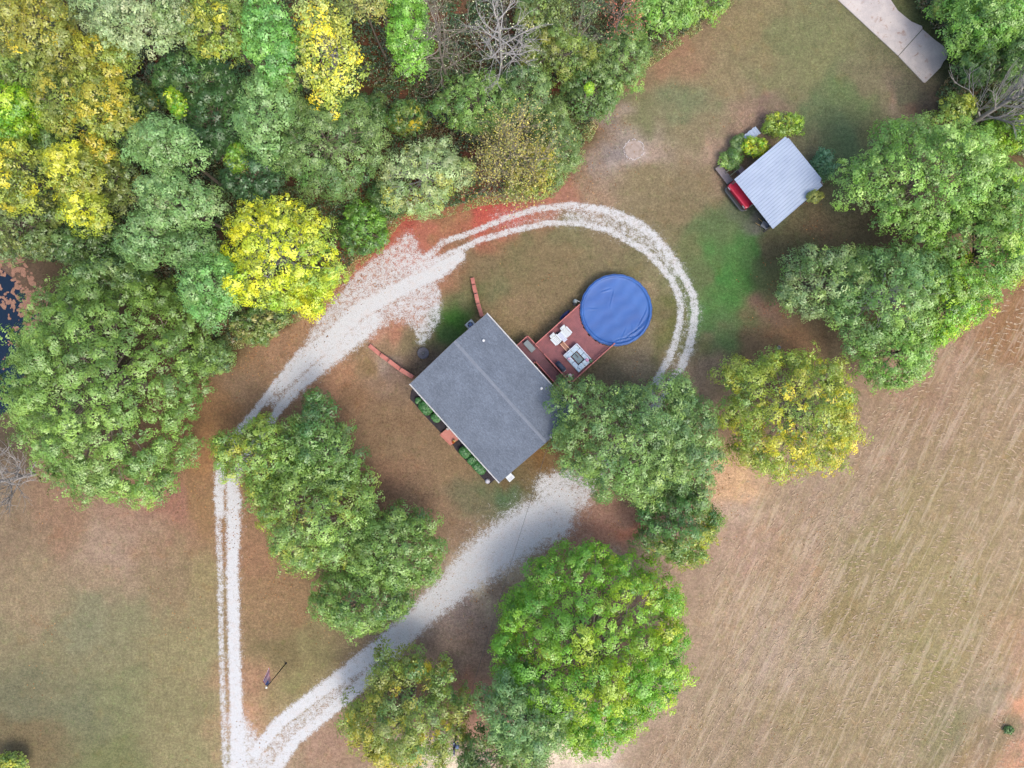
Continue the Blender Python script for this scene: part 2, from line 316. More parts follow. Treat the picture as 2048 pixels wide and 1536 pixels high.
gx = np.concatenate([[-4000, -1500, -500, -200, -110, -80, -68], np.arange(-60, 60.01, .3), [68, 80, 110, 200, 500, 1500, 4000]])
gy = np.concatenate([[-4000, -1500, -500, -200, -110, -80, -58], np.arange(-48, 48.01, .3), [58, 80, 110, 200, 500, 1500, 4000]])
def grid_sheet(xs, ys, z):
    X, Y = np.meshgrid(xs, ys, indexing='xy'); V = np.stack([X.ravel(), Y.ravel(), np.full(X.size, z)], 1)
    nx, ny = len(xs), len(ys); i = np.arange(nx - 1)[None, :] + np.arange(ny - 1)[:, None] * nx
    return V, np.stack([i, i + 1, i + nx + 1, i + nx], -1).reshape(-1, 4)
def chunks(fn, px, py, n=20000): return np.concatenate([fn(px[i:i + n], py[i:i + n]) for i in range(0, len(px), n)])
def set_attr(o, name, arr):
    if arr.ndim == 2:
        a = o.data.attributes.new(name, 'FLOAT_VECTOR', 'POINT'); a.data.foreach_set('vector', arr.astype(np.float32).ravel())
    else:
        a = o.data.attributes.new(name, 'FLOAT', 'POINT'); a.data.foreach_set('value', arr.astype(np.float32))
V, Q = grid_sheet(gx, gy, 0.0)
ppx = np.clip(V[:, 0] * F / H + 1024, -120, 2170); ppy = np.clip(768 - V[:, 1] * F / H, -120, 1660)
ground = mesh_np('ground', V, Q, m_ground); tag(ground, kind='structure')
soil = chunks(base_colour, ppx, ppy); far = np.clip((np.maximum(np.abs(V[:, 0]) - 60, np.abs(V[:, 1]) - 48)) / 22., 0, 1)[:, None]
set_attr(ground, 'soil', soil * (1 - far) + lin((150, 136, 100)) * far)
# gravel sheet: only the small cells that carry stone
xs = np.arange(-32, 22, .13); ys = np.arange(-44, 22, .13)
V, Q = grid_sheet(xs, ys, 0.006)
px = V[:, 0] * F / H + 1024; py = 768 - V[:, 1] * F / H
D = chunks(gravel_density, px, py)
fk = (D[Q].max(1) > .03); Q = Q[fk]; used = np.unique(Q); rm = np.full(len(V), -1); rm[used] = np.arange(len(used))
gravel = mesh_np('gravel_drive', V[used], rm[Q], m_gravel); tag(gravel, kind='structure')
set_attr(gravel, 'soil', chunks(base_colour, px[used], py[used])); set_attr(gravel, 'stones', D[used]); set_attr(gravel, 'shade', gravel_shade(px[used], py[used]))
del V, Q, D
set_attr(ground, 'field', chunks(lambda a_, b_: poly_field(a_, b_, [(1000,1600),(1240,1560),(1390,1400),(1400,1180),(1460,1100),(1480,960),(1560,960),(1700,930),(1745,820),(1900,690),(2060,560),(2200,520),(2200,1700),(1000,1700)], 45), ppx, ppy))

# ------------------------------------------------------------------ foliage
def quads(Pc, nrm, tan, a, b):
    """leaf rhombs at Pc, with long half axis a along tan and short half axis b"""
    nrm = nrm / (np.linalg.norm(nrm, axis=1, keepdims=True) + 1e-9)
    tan = tan - nrm * (tan * nrm).sum(1, keepdims=True); tan /= (np.linalg.norm(tan, axis=1, keepdims=True) + 1e-9)
    bt = np.cross(nrm, tan); a = a[:, None]; b = b[:, None]
    V = np.stack([Pc + tan * a, Pc + bt * b, Pc - tan * a * .8, Pc - bt * b], 1).reshape(-1, 3)
    return V, np.arange(len(V)).reshape(-1, 4)
def rnd_dir(r, n):
    v = r.normal(size=(n, 3)); return v / np.linalg.norm(v, axis=1, keepdims=True)
LT = .95
PAL = {k: np.stack([lin(c, LT) for c in v]) for k, v in dict(
 mid=[(108,138,66),(94,124,60),(126,154,76),(86,114,58),(116,144,68)],
 leafy=[(116,148,72),(100,134,64),(134,164,82),(120,146,82),(92,124,64)],
 dusk=[(92,122,78),(78,108,70),(112,140,84),(100,128,76),(124,146,76)],
 bright=[(104,156,54),(122,170,60),(90,142,50),(130,172,74)],
 lime=[(94,146,36),(118,168,36),(76,126,36),(140,176,38),(160,174,42)],
 yellow=[(204,200,44),(186,190,46),(214,210,58),(158,174,46),(206,202,50)],
 gold=[(172,156,46),(150,142,48),(188,170,50),(112,120,52),(138,138,52)],
 ygreen=[(138,150,48),(118,138,52),(170,164,46),(98,124,54),(156,160,48)],
 olive=[(124,130,58),(104,116,56),(144,142,64),(94,108,54)],
 pine=[(108,142,88),(96,130,82),(120,154,98),(102,136,78),(116,142,86)],
 pineg=[(98,148,76),(86,134,70),(112,158,84)],
 pale=[(134,156,112),(118,140,100),(150,168,124),(140,148,116)],
 teal=[(56,90,56),(46,76,48),(68,104,62),(60,88,52)],
 dark=[(72,110,58),(62,96,52),(86,124,62),(96,118,66)],
 fuzz=[(100,124,74),(88,112,64),(118,140,84),(106,126,72)],
 conf=[(214,196,52),(196,182,46),(190,196,76),(206,180,48),(140,160,66)],
 white=[(190,192,150),(166,176,126),(150,160,108),(204,204,170)],
 straw=[(156,146,86),(176,164,66),(146,136,88),(136,140,72)],
 clip=[(48,100,46),(58,112,50),(42,88,42)],
 bluec=[(84,124,92),(72,112,82),(98,136,104)],
 under=[(66,92,50),(54,78,44),(80,102,54),(92,102,58),(46,70,42),(96,86,56)],
 rust=[(150,84,62),(170,100,72),(132,76,56)],
 grass=[(120,136,76),(140,146,86),(104,126,66),(158,150,96)]).items()}

def limb(mb, r, p0, p1, r0, r1, n=5, seg=4, wob=.12):
    p0 = np.array(p0, float); p1 = np.array(p1, float); L = np.linalg.norm(p1 - p0); pts = []
    sag = r.normal(size=3) * wob * L * .5
    for i in range(seg + 1):
        t = i / seg; p = p0 + (p1 - p0) * t + sag * math.sin(math.pi * t); p[2] += .12 * L * math.sin(math.pi * t) * (1 if p1[2] > p0[2] else 0) * .3; pts.append(p)
    mb.tube(pts, [r0 + (r1 - r0) * i / seg for i in range(seg + 1)], n, cap=False)
    return pts
def rim(r, g=1.0):
    k = np.arange(2, 12); am = r.normal(size=10) * .075 * g / (k / 2.0) ** .35; ph = r.random(10) * 6.28
    return lambda th: 1 + (am[None, :] * np.cos(np.atleast_1d(th)[:, None] * k[None, :] + ph[None, :])).sum(1)

def broad_tree(name, label, cat, px, py, rx, ry, rot, ztop, pal, seed, depth=None, cr=1.0, leaf=.168, dens=1.0, gap=.0, pal2=None, side=None, thin=.55,
               group=None, bark=None, needle=False, lift=.9, twig=0, tone=1.0, rg=1.0):
    r = np.random.default_rng(seed); zc = ztop * .72; s = (H - zc) / F
    c = P(px, py, zc); Rx, Ry = rx * s, ry * s; R0 = (Rx + Ry) / 2
    depth = depth or min(ztop * .62, R0 * 1.0); rm = rim(r, rg)
    root = empty(name, (c[0], c[1], 0)); tag(root, label, cat, group)
    cs, sn = math.cos(R(rot)), math.sin(R(rot))
    # clump centres spread over the dome, evenly but not regularly
    mind = cr * 1.16
    def spread(md, mx):
        nc = int(math.pi * Rx * Ry / (md * md) * mx) + 4
        cand = r.random((nc * 7, 2)); th = cand[:, 0] * 2 * math.pi; rr = np.sqrt(cand[:, 1]); lim = rm(th)
        S = np.stack([rr * lim * np.cos(th) * Rx, rr * lim * np.sin(th) * Ry], 1); keep = [0]
        for i in range(1, len(S)):
            if len(keep) >= nc: break
            d = S[keep] - S[i]
            if (d * d).sum(1).min() > md * md: keep.append(i)
        return S[keep], rr[keep]
    S, rn = spread(mind, 1.1 * (1 - gap)); q = rn ** 2.1
    z = ztop - depth * q + r.normal(size=len(S)) * cr * .5 * (1 - .4 * rn); S = S * (1 - .04 * q)[:, None]
    # lower layer fills the inside and the skirt of the crown
    S2, r2 = spread(mind * .88, 1.1 * (1 - gap)); S2 = S2 * .95; z2 = ztop - depth * r2 ** 2.1 - cr * (1.3 + r.random(len(S2)) * 1.2)
    ne = int(2 * math.pi * R0 / cr * 2.4 * (1 - gap)); te = r.random(ne) * 6.283; le = rm(te) * (r.random(ne) * .2 + .76)
    S3 = np.stack([Rx * le * np.cos(te), Ry * le * np.sin(te)], 1); z3 = ztop - depth * (.5 + r.random(ne) * .65)
    nx_ = int(2 * math.pi * R0 / cr * .55); tx = r.random(nx_) * 6.283; lx_ = rm(tx) * (.93 + r.random(nx_) * .12); S4 = np.stack([Rx * lx_ * np.cos(tx), Ry * lx_ * np.sin(tx)], 1); z4 = ztop - depth * (.55 + r.random(nx_) * .5)
    S3 = np.concatenate([S3, S4]); z3 = np.concatenate([z3, z4]); CC = np.concatenate([S, S2, S3]); ZZ = np.maximum(np.concatenate([z, z2, z3]), lift)
    CR = cr * np.concatenate([r.random(len(S)) * .45 + .6, r.random(len(S2)) * .4 + .8, np.concatenate([r.random(ne) * .4 + .55, r.random(nx_) * .3 + .3])])
    W = np.stack([CC[:, 0] * cs - CC[:, 1] * sn, CC[:, 0] * sn + CC[:, 1] * cs, ZZ], 1)
    # slide and stretch the crown until its outline, seen from the drone, matches the surveyed one
    kx = 1.15 if ('wood' in name or 'pine' in name) else 1.04; rx, ry = rx * kx, ry * kx
    hx = math.hypot(rx * cs, ry * sn); hy = math.hypot(rx * sn, ry * cs); offx, offy = 0.0, 0.0; cxy = c[:2].copy()
    for it in range(4):
        k_ = F / (H - W[:, 2]); X = (cxy[0] + W[:, 0]) * k_; Y = (cxy[1] + W[:, 1]) * k_; pad = CR * .95 * k_
        x0, x1, y0, y1 = (X - pad).min(), (X + pad).max(), (Y - pad).min(), (Y + pad).max()
        fx = np.clip(2 * hx / (x1 - x0), .7, 1.3); fy = np.clip(2 * hy / (y1 - y0), .7, 1.3); W[:, 0] *= fx; W[:, 1] *= fy
        k_m = F / (H - W[:, 2].mean()); cxy[0] += ((px - 1024) - (x0 + x1) / 2) / k_m; cxy[1] += ((768 - py) - (y0 + y1) / 2) / k_m
    root.location = (cxy[0], cxy[1], 0)
    # clump colour
    pa = PAL[pal]; ci = r.integers(len(pa), size=len(W)); colr = (pa[ci] * .6 + pa[r.integers(len(pa), size=len(W))] * .4) * (1 + r.normal(size=(len(W), 1)) * .07)
    if pal2 is not None:
        sdx, sdy, bias = side if side else (0, 0, 0)
        sc_ = (W[:, 0] * sdx + W[:, 1] * sdy) / R0 + bias + r.normal(size=len(W)) * .3; f = np.clip(.5 + sc_, 0, 1)[:, None]
        pb = PAL[pal2]; colr = colr * (1 - f) + pb[r.integers(len(pb), size=len(W))] * f
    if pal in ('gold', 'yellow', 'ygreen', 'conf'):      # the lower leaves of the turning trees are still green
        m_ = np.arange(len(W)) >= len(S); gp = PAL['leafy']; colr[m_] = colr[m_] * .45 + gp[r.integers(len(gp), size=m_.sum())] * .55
    # sub clumps: small domed sprays around each clump
    ns = np.maximum(5, (CR / cr * 15).astype(int)); idx = np.repeat(np.arange(len(W)), ns)
    dv = rnd_dir(r, len(idx)); dv[:, 2] = np.abs(dv[:, 2]) * .9 - .02
    out = W.copy(); out[:, 2] = 0; nrm_o = out / (np.linalg.norm(out, axis=1, keepdims=True) + 1e-6); edge = np.clip(np.hypot(W[:, 0], W[:, 1]) / R0, 0, 1)[:, None]
    dv = dv + nrm_o[idx] * edge[idx] * .35; SC = W[idx] + dv * CR[idx][:, None] * np.array([.9, .9, .72])
    sr = CR[idx] * (.24 + .17 * r.random(len(idx)))
    scol = colr[idx] * (1 + r.normal(size=(len(idx), 1)) * .10) * tone
    # leaves
    up_ = np.where(idx < len(S), 1.0, .6); nl = np.maximum(3, (sr * sr * 6.4 * dens * up_ / (leaf * leaf)).astype(int)); li = np.repeat(np.arange(len(SC)), nl); n = len(li)
    d = rnd_dir(r, n); d[:, 2] = np.abs(d[:, 2]) * .95 - .1; rad = sr[li] * (.72 + .5 * r.random(n) ** 1.5)
    Pc = SC[li] + d * rad[:, None]
    nr = d * .4 + dv[li] * 1.1 + np.array([0, 0, .3]) + rnd_dir(r, n) * .34; sz = leaf * (.65 + .7 * r.random(n))
    if needle: tn = d + rnd_dir(r, n) * .35; Vv, Q = quads(Pc, rnd_dir(r, n) + np.array([0, 0, .5]), tn, sz * 1.25, sz * .2)
    else: tn = rnd_dir(r, n); Vv, Q = quads(Pc, nr, tn, sz * .62, sz * thin * .62)
    fc = np.clip(LEAFTINT * scol[li] * (1 + r.normal(size=(n, 1)) * .10) * (1 + r.normal(size=(n, 3)) * .03), .004, .85)
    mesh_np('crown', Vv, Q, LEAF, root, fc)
    # trunk and limbs
    mb = MB(); tr = max(.08, R0 * .045); zt = max(ztop - depth * .75, ztop * .35)
    limb(mb, r, (0, 0, -.3), (r.normal() * .2, r.normal() * .2, zt), tr * 1.25, tr * .8, 8, 5, .03)
    sel = r.permutation(len(W))[:int(14 + R0 * 5)]
    for i in sel:
        z0 = zt * (.7 + .3 * r.random()); pp = limb(mb, r, (0, 0, z0), W[i] * np.array([.97, .97, 1]) + np.array([0, 0, .15]), tr * .3, tr * .06, 5, 5, .1)
        for q_ in range(1 + twig):
            j = r.integers(2, 5); e = pp[j] + rnd_dir(r, 1)[0] * cr * 1.3 * np.array([1, 1, .4]) + np.array([0, 0, cr * .5]); limb(mb, r, pp[j], e, tr * .16, tr * .05, 4, 3, .1)
    mb.build('trunk', bark or BARK, root, True)
    return root, len(Q)

def grow(mb, r, p, d, L, rad, lev, tips, spread=.55, up=.15, kids=4, nside=5):
    seg = 4; pts = [p.copy()]; dd = d.copy()
    for i in range(seg):
        dd = dd + r.normal(size=3) * .13 + np.array([0, 0, up * .25]); dd /= np.linalg.norm(dd); pts.append(pts[-1] + dd * L / seg)
    mb.tube(pts, [rad * (1 - .6 * i / seg) for i in range(seg + 1)], nside if lev > 1 else 3, cap=False)
    if lev <= 0: tips.append(pts[-1]); tips.append(pts[2]); return
    for k in range(kids + (r.random() < .5)):
        t = r.integers(1, seg + 1); q = pts[t]; ax = rnd_dir(r, 1)[0]; nd = dd * (1 - spread) + ax * spread * 1.1; nd[2] += up * .5; nd /= np.linalg.norm(nd)
        grow(mb, r, q, nd, L * (.55 + .2 * r.random()), rad * .5, lev - 1, tips, spread, up, kids, nside)
    tips.append(pts[-1])
def bare_tree(name, label, cat, px, py, zt, rad_px, seed, bark, pal=None, nleaf=0, leaf=.14, lean=(0, 0), lev=3, kids=4, stems=7, tr=.16, spread=.5, up=.15, zbr=.35, group=None, base=None, lsp=.28, flat=.5):
    """tree seen through its branches; px,py is where the middle of the crown shows"""
    r = np.random.default_rng(seed); zc = zt * .75; c = P(px, py, zc) if base is None else P(base[0], base[1], 0); s = (H - zc) / F; Rm = rad_px * s
    root = empty(name, (c[0], c[1], 0)); tag(root, label, cat, group)
    mb = MB(); top = np.array([lean[0], lean[1], zt * .92]); tp = limb(mb, r, (0, 0, -.3), top, tr, tr * .25, 7, 8, .03); mb.build('trunk', bark, root, True)
    mb = MB(); tips = []
    for k in range(stems):
        f = zbr + (1 - zbr) * (k + .5) / stems; p = np.array(tp[min(8, int(f * 8))]) + (np.array(tp[min(8, int(f * 8) + 1)]) - np.array(tp[min(8, int(f * 8))])) * ((f * 8) % 1)
        a = k * 2.4 + r.normal() * .3; L = Rm * (.75 + .3 * r.random()) * (1 - .45 * max(0, f - .55) / .45); d = np.array([math.cos(a), math.sin(a), flat + r.random() * .3]); d /= np.linalg.norm(d)
        grow(mb, r, p, d, L, tr * .42, lev - 1, tips, spread, up, kids)
    mb.build('branches', bark, root, True)
    if pal and nleaf:
        T = np.array(tips); li = r.integers(len(T), size=nleaf); Pc = T[li] + r.normal(size=(nleaf, 3)) * lsp
        V, Q = quads(Pc, rnd_dir(r, nleaf) + np.array([0, 0, .8]), rnd_dir(r, nleaf), leaf * (.5 + .5 * r.random(nleaf)), leaf * .6 * (.5 + .5 * r.random(nleaf)))
        pa = PAL[pal]; fc = pa[r.integers(len(pa), size=nleaf)] * (1 + r.normal(size=(nleaf, 1)) * .12)
        mesh_np('crown', V, Q, LEAF, root, np.clip(fc, .004, .85))
    return root

# ---- the big trees of the garden
B = broad_tree
B('broad_tree','largest dark green tree left of the gravel drive, beside the pond','tree',210,762,212,243,0,14,'mid',11,cr=1.2,pal2='leafy',side=(0,-.7,-.2),dens=1.35,tone=.96,rg=.35)
B('broad_tree','ragged light green tree overhanging the bend of the two gravel tracks, bare boughs showing','tree',532,915,112,86,0,9,'leafy',12,cr=1.12*.8,gap=.22,bark=BARKM,twig=2,depth=3.5,pal2='ygreen',side=(-.3,.2,-.35))
B('broad_tree','narrow dark green tree with pointed top between gravel bend and brown yard','tree',655,885,75,105,12,10,'leafy',13,tone=.9,cr=1.12*.85,pal2='dark',side=(.2,.6,-.1))
B('broad_tree','wide bright green tree right of the two parallel gravel tracks','tree',618,1032,148,108,-25,11,'leafy',14,tone=.9,cr=1.12*.9,pal2='ygreen',side=(-.3,.1,-.45))
B('broad_tree','medium green tree next to the brown yard, at the lower corner of the tree row','tree',795,1095,96,88,0,9.5,'leafy',15,tone=.9,cr=1.12*.85,pal2='dark',side=(0,.3,-.35))
B('broad_tree','feathery green tree reaching over the lower gravel drive with leafy sprays','tree',722,1200,108,82,-8,9,'leafy',16,tone=.9,cr=1.12*.8,gap=.1,twig=1,pal2='dark',side=(.5,0,-.4))
B('broad_tree','large round vivid lime green tree at the bottom below the gravel drive','tree',1188,1298,200,212,0,13,'lime',17,cr=1.25,pal2='bright',side=(-.25,.5,-.35),dens=1.4,tone=.92,rg=.35)
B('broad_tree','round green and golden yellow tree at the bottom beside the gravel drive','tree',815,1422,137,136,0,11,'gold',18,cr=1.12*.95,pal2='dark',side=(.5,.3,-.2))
B('broad_tree','bluish green tree tucked under the lower left of the vivid lime tree','tree',1048,1440,100,92,-35,13.5,'pine',19,cr=1.12*.8,pal2='dusk',side=(.5,-.2,0))
B('broad_tree','dark green tree at the bottom edge between golden and lime trees','tree',1010,1508,88,76,0,11,'dark',20,cr=1.12*.7,pal2='olive',side=(0,-.6,-.1))
B('broad_tree','wide dusky green tree at the right end of the house','tree',1255,880,158,140,0,12,'dusk',21,cr=1.12*.95,gap=.06,twig=1,pal2='leafy',side=(0,-.3,-.3))
B('broad_tree','dusky tree crown whose top touches the end of the loop track','tree',1368,898,84,122,5,10,'dusk',22,cr=1.12*.85,gap=.12,twig=1)
B('broad_tree','deep green tree at the lower edge of the dusky trees, above the hay field','tree',1358,1052,92,84,0,8.5,'dark',23,cr=1.12*.8,pal2='ygreen',side=(.6,-.5,-.4))
B('broad_tree','yellow tinged green tree between the dusky trees and the big trees by the field','tree',1586,826,158,132,15,12,'ygreen',24,cr=1.12*.9,pal2='gold',side=(.3,-.4,-.15),tone=1.08,twig=1)
B('broad_tree','largest bright green tree right of the metal roofed shed','tree',1852,372,182,134,-12,14,'leafy',25,cr=1.0,pal2='bright',side=(.2,.1,-.4),twig=1,tone=1.08)
B('broad_tree','green tree at the right edge above the hay field corner','tree',1955,520,112,128,0,12.5,'leafy',26,cr=1.12*.9,pal2='lime',side=(.1,-.6,-.3),twig=1)
B('broad_tree','loose grey green tree below the shed beside the vivid lawn patch','tree',1665,565,115,70,18,9,'pale',27,cr=1.12*.85,gap=.15,twig=2,pal2='leafy',side=(.3,-.2,.25),tone=.85)
B('broad_tree','pale green tree in the middle of the right hand grove','tree',1775,600,130,110,0,12,'pine',28,cr=1.12*.9,pal2='leafy',side=(.2,-.4,-.1),twig=1,bark=BARKP)
B('broad_tree','lowest green tree of the right hand grove, corner against the hay field','tree',1785,708,88,72,0,9,'leafy',29,cr=1.12*.8,pal2='bright',side=(.3,0,-.3),gap=.08)
B('broad_tree','green tree with yellow flecks on the field side of the right hand grove','tree',1875,590,86,98,0,11,'lime',30,cr=1.12*.85,pal2='leafy',side=(0,.4,0),gap=.1,twig=1)
B('broad_tree','light green tree at the right picture edge level with the shed','tree',1985,395,76,84,0,12,'leafy',131,cr=.95,pal2='lime',side=(0,0,-.25),twig=1)
# ---- top right corner
B('broad_tree','light green tree in the top right corner behind the concrete slab','tree',1968,45,90,72,0,9,'leafy',31,cr=1.12*.85,pal2='bright')
B('broad_tree','dark green bushy tree beside the end of the concrete slab','tree',1948,112,52,58,0,6,'dark',32,cr=1.12*.75,pal2='leafy',side=(0,.6,-.1))
B('broad_tree','deep green tree at the right edge above the bare grey tree','tree',2022,130,55,75,0,7,'leafy',33,cr=1.12*.8,pal2='dark',tone=.85)
B('small_tree','yellowish small tree beneath the bare grey tree','tree',1905,225,48,38,0,4.5,'ygreen',34,cr=.6)
B('small_tree','yellow green small tree at the right edge under the bare grey tree','tree',2010,272,62,45,0,5,'lime',35,cr=.7,tone=.8)
B('small_tree','olive young tree along the far side of the concrete slab','tree',1885,12,38,24,25,4.0,'olive',36,cr=.6,pal2='bright')
bare_tree('bare_tree','leafless silver grey tree leaning over the right edge','tree',0,0,12,110,41,BARKP,base=(1930,256),lev=3,kids=6,stems=16,tr=.26,spread=.4,up=.45,zbr=.12,lean=(1.2,.9),flat=.9)
bare_tree('bare_tree','leafless pale tree at the left edge below the big dark tree','tree',0,0,8,80,42,BARKP,base=(70,948),lev=3,kids=6,stems=14,tr=.2,spread=.45,up=.3,zbr=.08,lean=(-.8,0),flat=.6)

# ---- woodland on the left and top
WG = None
B('woodland_tree','olive yellow tree in the very top left corner','tree',70,62,92,80,0,15,'olive',51,cr=1.12*.9,gap=.2,pal2='gold',side=(.2,.2,-.2),twig=2,bark=BARKM)
B('woodland_tree','dull olive tree under the one in the top left corner','tree',60,140,60,50,0,11,'leafy',52,cr=1.12*.75,pal2='olive',gap=.15,twig=1)
B('woodland_tree','golden tree of the left wood nearest the pale grey green tree','tree',208,128,62,52,0,13,'gold',53,cr=1.12*.8,gap=.1,pal2='ygreen',side=(0,.3,-.4))
B('woodland_tree','dull golden tree left of the brighter golden pair','tree',132,205,62,66,0,12.5,'gold',54,cr=1.12*.75,gap=.2,pal2='olive',side=(-.3,0,.1),twig=1)
B('woodland_tree','golden orange tree right of the dull golden one','tree',220,212,60,64,0,13.5,'gold',55,cr=1.12*.75,gap=.1,tone=1.05)
B('woodland_tree','yellow green tree at the left edge above the bright yellow tree','tree',28,212,56,42,0,12,'lime',56,cr=1.12*.8)
B('woodland_tree','yellow green tree at the left edge, lower of the two','tree',38,262,54,36,0,11,'lime',57,cr=1.12*.75,tone=.9)
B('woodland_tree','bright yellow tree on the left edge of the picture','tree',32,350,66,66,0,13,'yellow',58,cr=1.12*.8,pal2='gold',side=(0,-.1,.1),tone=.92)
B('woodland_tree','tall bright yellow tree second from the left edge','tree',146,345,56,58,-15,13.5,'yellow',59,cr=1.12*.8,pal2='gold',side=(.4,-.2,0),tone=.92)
B('woodland_tree','small golden tree among dark crowns above the tall yellow tree','tree',192,302,40,32,0,11.5,'gold',60,cr=1.12*.7,gap=.1)
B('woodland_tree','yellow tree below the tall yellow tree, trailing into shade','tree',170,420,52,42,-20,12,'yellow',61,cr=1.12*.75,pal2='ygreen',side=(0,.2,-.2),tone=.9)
B('woodland_tree','grey olive tree on the shore above the pond','tree',48,455,88,62,20,9,'olive',62,cr=1.12*.75,pal2='fuzz',side=(.2,-.3,.1),tone=.85)
B('woodland_tree','shaded green tree between the pond shore and the pines','tree',165,490,75,60,0,8,'dark',63,cr=1.12*.75,pal2='fuzz',tone=.8)
B('woodland_tree','pale silver green tree at the top edge','tree',265,55,105,60,-8,15,'pale',64,cr=1.12*.8,gap=.12,twig=1)
B('woodland_tree','greyish thin tree right of the pale silver green one','tree',352,40,50,45,0,14,'fuzz',65,cr=1.12*.65,gap=.2,pal2='pale',twig=2,bark=BARKP)
B('woodland_tree','yellow olive tree at the top edge left of the bright pine','tree',440,55,85,68,0,14,'ygreen',66,cr=1.12*.75,gap=.12,pal2='olive',side=(-.2,.3,0),twig=1)
B('pine_tree','bright green pine next to the orange yellow speckled tree','tree',545,75,52,92,15,15,'pineg',67,cr=1.12*.85,leaf=.17,pal2='bright',side=(0,0,-.4))
B('woodland_tree','small pale leafed tree below the bright green pine','tree',555,165,42,38,0,11,'pale',68,cr=1.12*.6,pal2='lime',side=(0,0,-.1),gap=.1,leaf=.15)
B('pine_tree','light blue green pine with the highest crown of the left pine row','tree',332,300,75,62,0,15,'pine',69,cr=1.12*.9)
B('pine_tree','light blue green pine in the middle of the left pine row','tree',358,402,84,62,-12,14.5,'pine',70,cr=1.12*.9,pal2='pale',side=(0,0,-.35))
B('pine_tree','blue green pine beneath the middle pine, left side','tree',298,478,60,52,0,13,'pine',71,cr=1.12*.85,tone=.92)
B('pine_tree','shaded green pine left of the bright yellow tree','tree',392,500,56,42,0,12,'pine',72,cr=1.12*.8,tone=.85)
B('pine_tree','lowest green pine of the row, beside the great yellow tree','tree',428,582,68,68,-35,13,'pineg',73,cr=1.12*.9,pal2='pine',side=(-.4,.2,0))
B('pine_tree','upright blue green pine in the centre of the wood','tree',535,240,58,76,0,14,'pine',74,cr=1.12*.85)
B('woodland_tree','fuzzy grey green tree right of the central pine, widest of the wood','tree',655,290,108,96,0,13,'fuzz',75,cr=1.12*.85,leaf=.13,dens=.8,pal2='dark',side=(-.2,-.4,-.2),twig=2,gap=.08)
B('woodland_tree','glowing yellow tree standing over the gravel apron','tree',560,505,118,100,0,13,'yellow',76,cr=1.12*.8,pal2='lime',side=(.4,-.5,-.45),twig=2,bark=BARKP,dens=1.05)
B('woodland_tree','low yellow green skirt tree beneath the glowing yellow tree','tree',620,590,52,42,35,8,'lime',77,cr=1.12*.75,pal2='yellow',side=(-.4,0,.2))
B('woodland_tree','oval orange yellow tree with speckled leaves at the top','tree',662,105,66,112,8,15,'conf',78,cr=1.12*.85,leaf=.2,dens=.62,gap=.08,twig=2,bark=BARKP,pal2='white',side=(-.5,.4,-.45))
B('woodland_tree','shaded teal tree in the dark heart of the wood','tree',392,168,85,62,0,9.5,'teal',79,cr=1.12*.8,pal2='dark')
B('woodland_tree','dark teal tree left of the central pine','tree',438,245,72,66,0,9,'teal',80,cr=1.12*.8,pal2='dark',side=(0,.4,-.3))
B('woodland_tree','dark bluish small tree under the central pine','tree',505,362,58,46,0,8.5,'teal',81,cr=1.12*.7,pal2='bluec',side=(0,0,-.3),tone=.9)
B('small_tree','tiny bright green sapling with reddish leaves in the dark gap','tree',475,318,26,34,0,8.5,'bright',82,cr=.5,pal2='gold',side=(0,-.3,-.4),tone=.85)
B('small_tree','slim light green sapling above the highest blue green pine','tree',352,205,16,34,30,10.5,'lime',83,cr=.5)
B('woodland_tree','dark green tree between orange speckled tree and clearing','tree',720,240,55,50,0,6,'dark',84,cr=1.12*.7,tone=.8)
B('pine_tree','vivid green conifer at the top left of the two leafless trees','tree',822,62,42,88,0,13,'bright',85,cr=1.12*.75,leaf=.16,tone=.95)
bare_tree('half_bare_tree','half bare grey tree with few pale leaves, left of the white branched one','tree',885,78,16,82,86,BARKM,'white',380,.08,lev=3,kids=4,stems=16,tr=.17,up=.12,lean=(-.2,.2),lsp=.4)
bare_tree('half_bare_tree','half bare tree with white branches and pale yellow flecks at the top','tree',998,70,17,80,87,BARKP,'white',600,.08,lev=3,kids=4,stems=17,tr=.18,up=.1,lsp=.4)
bare_tree('half_bare_tree','thin leafless twiggy tree over the olive bushes at the top','tree',1160,55,12,55,88,BARKM,'fuzz',900,.10,lev=3,kids=4,stems=9,tr=.1)
bare_tree('half_bare_tree','small leafless tree with brown tufts near the top of the wood edge','tree',1245,20,12,52,89,BARKM,'rust',700,.11,lev=3,kids=4,stems=8,tr=.1)
bare_tree('half_bare_tree','half bare tree with yellow leaf tips above the red strewn track','tree',1018,308,11,82,90,BARKM,'straw',6000,.12,lev=3,kids=6,stems=20,tr=.16,spread=.5,up=.2,zbr=.3,lsp=.25)
B('woodland_tree','scattered yellow leaves on the lower right side of a twiggy tree above the track','tree',1058,345,48,52,0,8,'gold',91,cr=1.12*.6,gap=.3,dens=.7,leaf=.14,tone=.9)
B('woodland_tree','pale mint green tree at the wood edge above the red strewn verge','tree',853,355,84,72,0,10.5,'pale',92,cr=1.12*.75,leaf=.15,pal2='ygreen',side=(0,-.3,-.4),twig=2,bark=BARKP,gap=.08)
B('woodland_tree','rounded fresh green tree behind the half bare yellow tipped one','tree',945,205,78,58,0,9.5,'leafy',93,cr=1.12*.75,leaf=.14,pal2='dark',side=(-.3,.2,-.2))
B('woodland_tree','dark green tree right of the rounded fresh green one','tree',1045,185,50,50,0,8.5,'dusk',94,cr=1.12*.7,leaf=.14,tone=.85)
B('woodland_tree','greyish olive tree leaning on the wood edge by the track','tree',1112,285,46,84,12,7,'fuzz',95,cr=1.12*.65,leaf=.12,dens=.8,gap=.1,twig=1)
